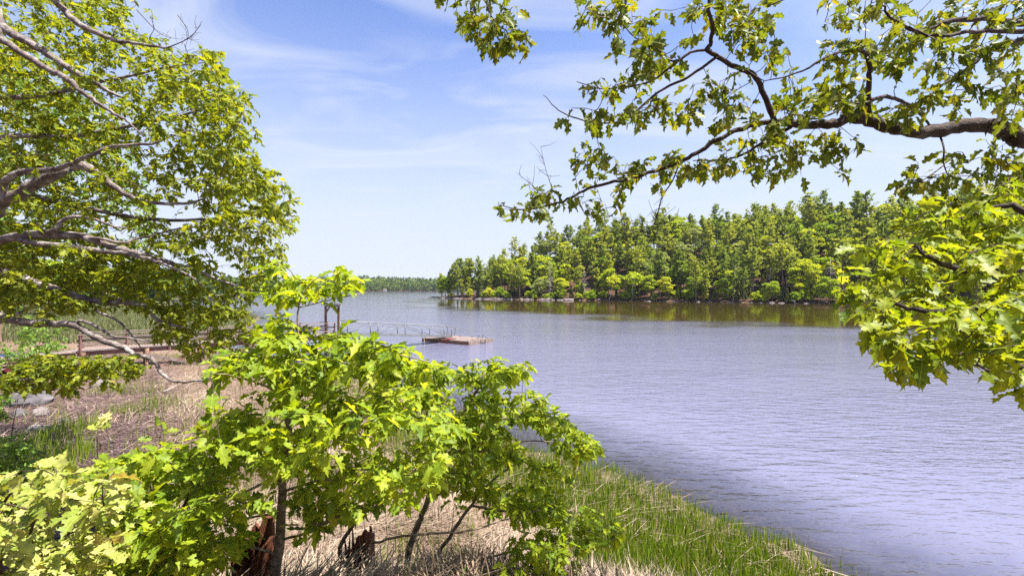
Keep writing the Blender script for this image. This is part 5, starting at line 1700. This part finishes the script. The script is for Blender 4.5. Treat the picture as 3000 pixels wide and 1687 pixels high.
LR = [
    (fromR(6.5, [(3120, 440, 4.4), (3000, 410, 4.3), (2953, 391, 4.3), (2921, 373, 4.25), (2828, 366, 4.2), (2766, 379, 4.2), (2692, 385, 4.15), (2611, 373, 4.1), (2549, 354, 4.1), (2487, 348, 4.1), (2425, 366, 4.1), (2331, 366, 4.1), (2269, 357, 4.1)]), 0.082, 0.030),
    ([(2269, 357, 4.1), (2238, 279, 4.0), (2207, 217, 3.95), (2145, 193, 3.9), (2096, 161, 3.85), (2071, 146, 3.8), (2083, 125, 3.8), (2089, 75, 3.7), (2077, 31, 3.6), (2077, -60, 3.5)], 0.0259, 0.0112),
    ([(2269, 357, 4.1), (2176, 376, 4.2), (2114, 404, 4.2), (2052, 441, 4.3), (1990, 475, 4.3), (1897, 509, 4.4), (1804, 531, 4.4), (1710, 559, 4.5), (1661, 584, 4.5), (1586, 605, 4.6), (1524, 615, 4.6), (1460, 600, 4.7)], 0.0245, 0.0040),
    ([(2319, 372, 4.1), (2238, 416, 4.3), (2176, 453, 4.4), (2114, 469, 4.5), (2030, 470, 4.6)], 0.0158, 0.0048),
    ([(2071, 146, 3.8), (2021, 155, 3.8), (1977, 180, 3.8), (1934, 149, 3.8), (1860, 110, 3.9), (1800, 40, 3.9)], 0.0115, 0.0032),
    ([(2021, 155, 3.8), (1960, 200, 3.9), (1897, 242, 4.0), (1773, 261, 4.1), (1690, 240, 4.2)], 0.0115, 0.0032),
    ([(2102, 166, 3.85), (2021, 223, 3.9), (1928, 273, 4.0), (1860, 329, 4.0), (1804, 360, 4.0), (1710, 354, 4.0), (1636, 323, 4.0), (1592, 279, 4.0)], 0.0130, 0.0024),
    ([(2549, 352, 4.1), (2543, 292, 4.0), (2549, 217, 3.9), (2536, 155, 3.8), (2487, 149, 3.7), (2425, 168, 3.6), (2331, 217, 3.6), (2238, 239, 3.6)], 0.0245, 0.0032),
    ([(2549, 298, 4.0), (2487, 310, 3.8), (2394, 348, 3.6), (2300, 330, 3.5)], 0.0115, 0.0032),
    ([(2545, 295, 4.0), (2598, 283, 4.1), (2642, 298, 4.2), (2692, 329, 4.3), (2723, 365, 4.4)], 0.0187, 0.0112),
    (fromR(7.4, [(3100, 80, 4.3), (3000, 68, 4.2), (2890, 56, 4.1), (2766, 68, 4.0), (2704, 93, 3.9), (2611, 56, 3.8), (2580, 0, 3.7)]), 0.0360, 0.0048),
    (fromR(7.2, [(3100, 98, 3.9), (3000, 93, 3.8), (2860, 93, 3.7), (2736, 105, 3.6), (2660, 78, 3.5)]), 0.0288, 0.0048),
    (fromR(7.0, [(3100, 60, 4.6), (3000, 112, 4.6), (2909, 143, 4.5), (2828, 205, 4.5), (2766, 248, 4.5), (2704, 292, 4.5)]), 0.0324, 0.0048),
    ([(2754, 397, 4.2), (2766, 435, 4.1), (2766, 484, 4.1), (2785, 528, 4.1)], 0.0094, 0.0032),
    ([(2766, 484, 4.1), (2704, 528, 4.0), (2630, 546, 4.0)], 0.0058, 0.0024),
    ([(2077, -60, 3.5), (1900, -160, 3.4), (1650, -150, 3.3), (1440, -100, 3.3), (1425, 0, 3.3), (1440, 50, 3.3), (1490, 100, 3.3)], 0.0115, 0.0032),
    ([(2800, -60, 3.2), (2600, -80, 3.2), (2400, -40, 3.2), (2250, 20, 3.2)], 0.0144, 0.0040),
    (fromR(8.4, [(3050, -90, 3.4), (2800, -60, 3.2)]), 0.0432, 0.0160),
]
cl = np.concatenate([
    sample([(1660, 20), (1830, 0), (2300, -20), (2300, 250), (2280, 350), (2100, 380), (1960, 330), (1760, 370), (1650, 300), (1690, 180)], 190, 3.4, 4.5, nrng, 0.85, 130, 22),
    sample([(2250, -20), (3040, -20), (3040, 330), (2900, 350), (2500, 330), (2300, 350)], 235, 3.3, 4.8, nrng, 0.80, 130, 23),
    sample([(1405, 580), (1480, 560), (1640, 520), (1700, 430), (1780, 440), (1900, 470), (2050, 410), (2200, 370), (2520, 400), (2500, 480), (2330, 490), (2180, 530), (2020, 520), (1900, 540), (1830, 580), (1750, 620), (1620, 610), (1480, 640), (1430, 680)], 165, 3.9, 4.9, nrng, 0.6, 80, 24),
    sample([(2600, 540), (2760, 410), (3040, 440), (3040, 600), (2800, 590), (2650, 560)], 62, 3.7, 4.6, nrng, 0.7, 80, 25),
    sample([(1290, -20), (1560, -20), (1540, 70), (1520, 150), (1460, 200), (1420, 180), (1410, 100), (1320, 50)], 34, 3.1, 3.5, nrng)])
near_tree('oak_tree', 'dark limbed oak hanging over the water with translucent olive leaves', 'tree', (rx, ry, rz), trunkR, LR, cl, M['leaf_over'], 6,
          leaf=(0.08, 0.135), per=(4, 7), droop=0.7, upb=0.5, flat=0.8, bark='bark_dark', spread=0.15,
          bare=[([(1990, 478, 4.3), (1971, 528, 4.3), (1940, 577, 4.3), (1928, 621, 4.3), (1915, 658, 4.3), (1884, 680, 4.3), (1847, 674, 4.3), (1800, 640, 4.3)], 0.008),
                ([(1915, 658, 4.3), (1960, 650, 4.3), (1990, 630, 4.3)], 0.004), ([(1600, 590, 4.6), (1560, 545, 4.6), (1512, 505, 4.6)], 0.004),
                ([(1620, 560, 4.6), (1600, 500, 4.6), (1584, 430, 4.6)], 0.004), ([(2700, 290, 4.5), (2640, 330, 4.5), (2590, 340, 4.5)], 0.004),
                ([(2200, 240, 3.8), (2150, 270, 3.8), (2100, 310, 3.8)], 0.004)])

# ---- bright leafy boughs of the neighbouring tree on the right
qx, qy = 5.4, 3.0
qz = gz0(qx, qy)
trunkQ = (np.array([[qx, qy, qz - 0.3], [qx, qy, qz + 1.0], [qx - 0.05, qy, 5.4], [qx, qy, 7.2], [qx + 0.1, qy, 9.0]]), [0.16, 0.13, 0.11, 0.07, 0.03])


def fromQ(z, pts):
    return np.array([[qx - 0.05, qy, z]] + [P(*q) for q in pts])


LQ = [
    (fromQ(5.9, [(3100, 780, 3.0), (2960, 790, 2.9), (2850, 800, 2.85), (2740, 760, 2.8), (2680, 720, 2.9), (2600, 700, 3.1)]), 0.03, 0.005),
    (fromQ(5.6, [(3100, 880, 2.6), (2950, 895, 2.5), (2840, 910, 2.45), (2740, 915, 2.4), (2640, 900, 2.5), (2560, 880, 2.6)]), 0.028, 0.005),
    (fromQ(5.2, [(3100, 1060, 2.5), (2940, 1045, 2.4), (2860, 1035, 2.35), (2760, 1045, 2.3)]), 0.02, 0.004),
    (fromQ(6.2, [(3100, 640, 3.2), (2950, 600, 3.3), (2820, 640, 3.4), (2700, 660, 3.5)]), 0.03, 0.005),
    (fromQ(5.0, [(3100, 1080, 2.2), (2990, 1090, 2.1), (2900, 1085, 2.1), (2840, 1060, 2.1)]), 0.014, 0.003),
]
cl = np.concatenate([
    sample([(2620, 620), (2760, 590), (2860, 560), (3040, 540), (3040, 720), (2800, 720), (2600, 700)], 110, 3.0, 4.8, nrng, 0.5, 90, 31),
    sample([(2450, 740), (2560, 690), (2700, 700), (3040, 700), (3040, 900), (2700, 930), (2560, 880), (2470, 850)], 185, 2.6, 4.6, nrng, 0.35, 90, 32),
    sample([(2530, 900), (2640, 900), (3040, 880), (3040, 1060), (2960, 1110), (2880, 1060), (2760, 1030), (2640, 1100), (2570, 1010)], 100, 2.0, 3.0, nrng, 0.5, 90, 33),
    sample([(2900, 1040), (3030, 1040), (3030, 1140), (2950, 1150)], 9, 2.0, 2.4, nrng)])
near_tree('oak_tree', 'young oak with bright yellow green boughs reaching out below the dark limb', 'tree', (qx, qy, qz), trunkQ, LQ, cl, M['leaf_side'], 7,
          leaf=(0.08, 0.135), per=(5, 9), droop=0.45, upb=1.0, bark='bark_dark', spread=0.13)


# ------------------------------------------------------------------ air
def haze():
    m, nt = new_mat('haze')
    out = nd(nt, 'ShaderNodeOutputMaterial')
    v = nd(nt, 'ShaderNodeVolumePrincipled')
    v.inputs['Color'].default_value = (0.80, 0.87, 1.0, 1)
    v.inputs['Density'].default_value = 0.00006
    v.inputs['Anisotropy'].default_value = 0.2
    nt.links.new(v.outputs[0], out.inputs['Volume'])
    o = MB().beam((-4300, 0, 35), (4300, 0, 35), 8600, 80).build('haze', m)
    tag(o, 'thin blue haze over the inlet', kind='stuff')


haze()
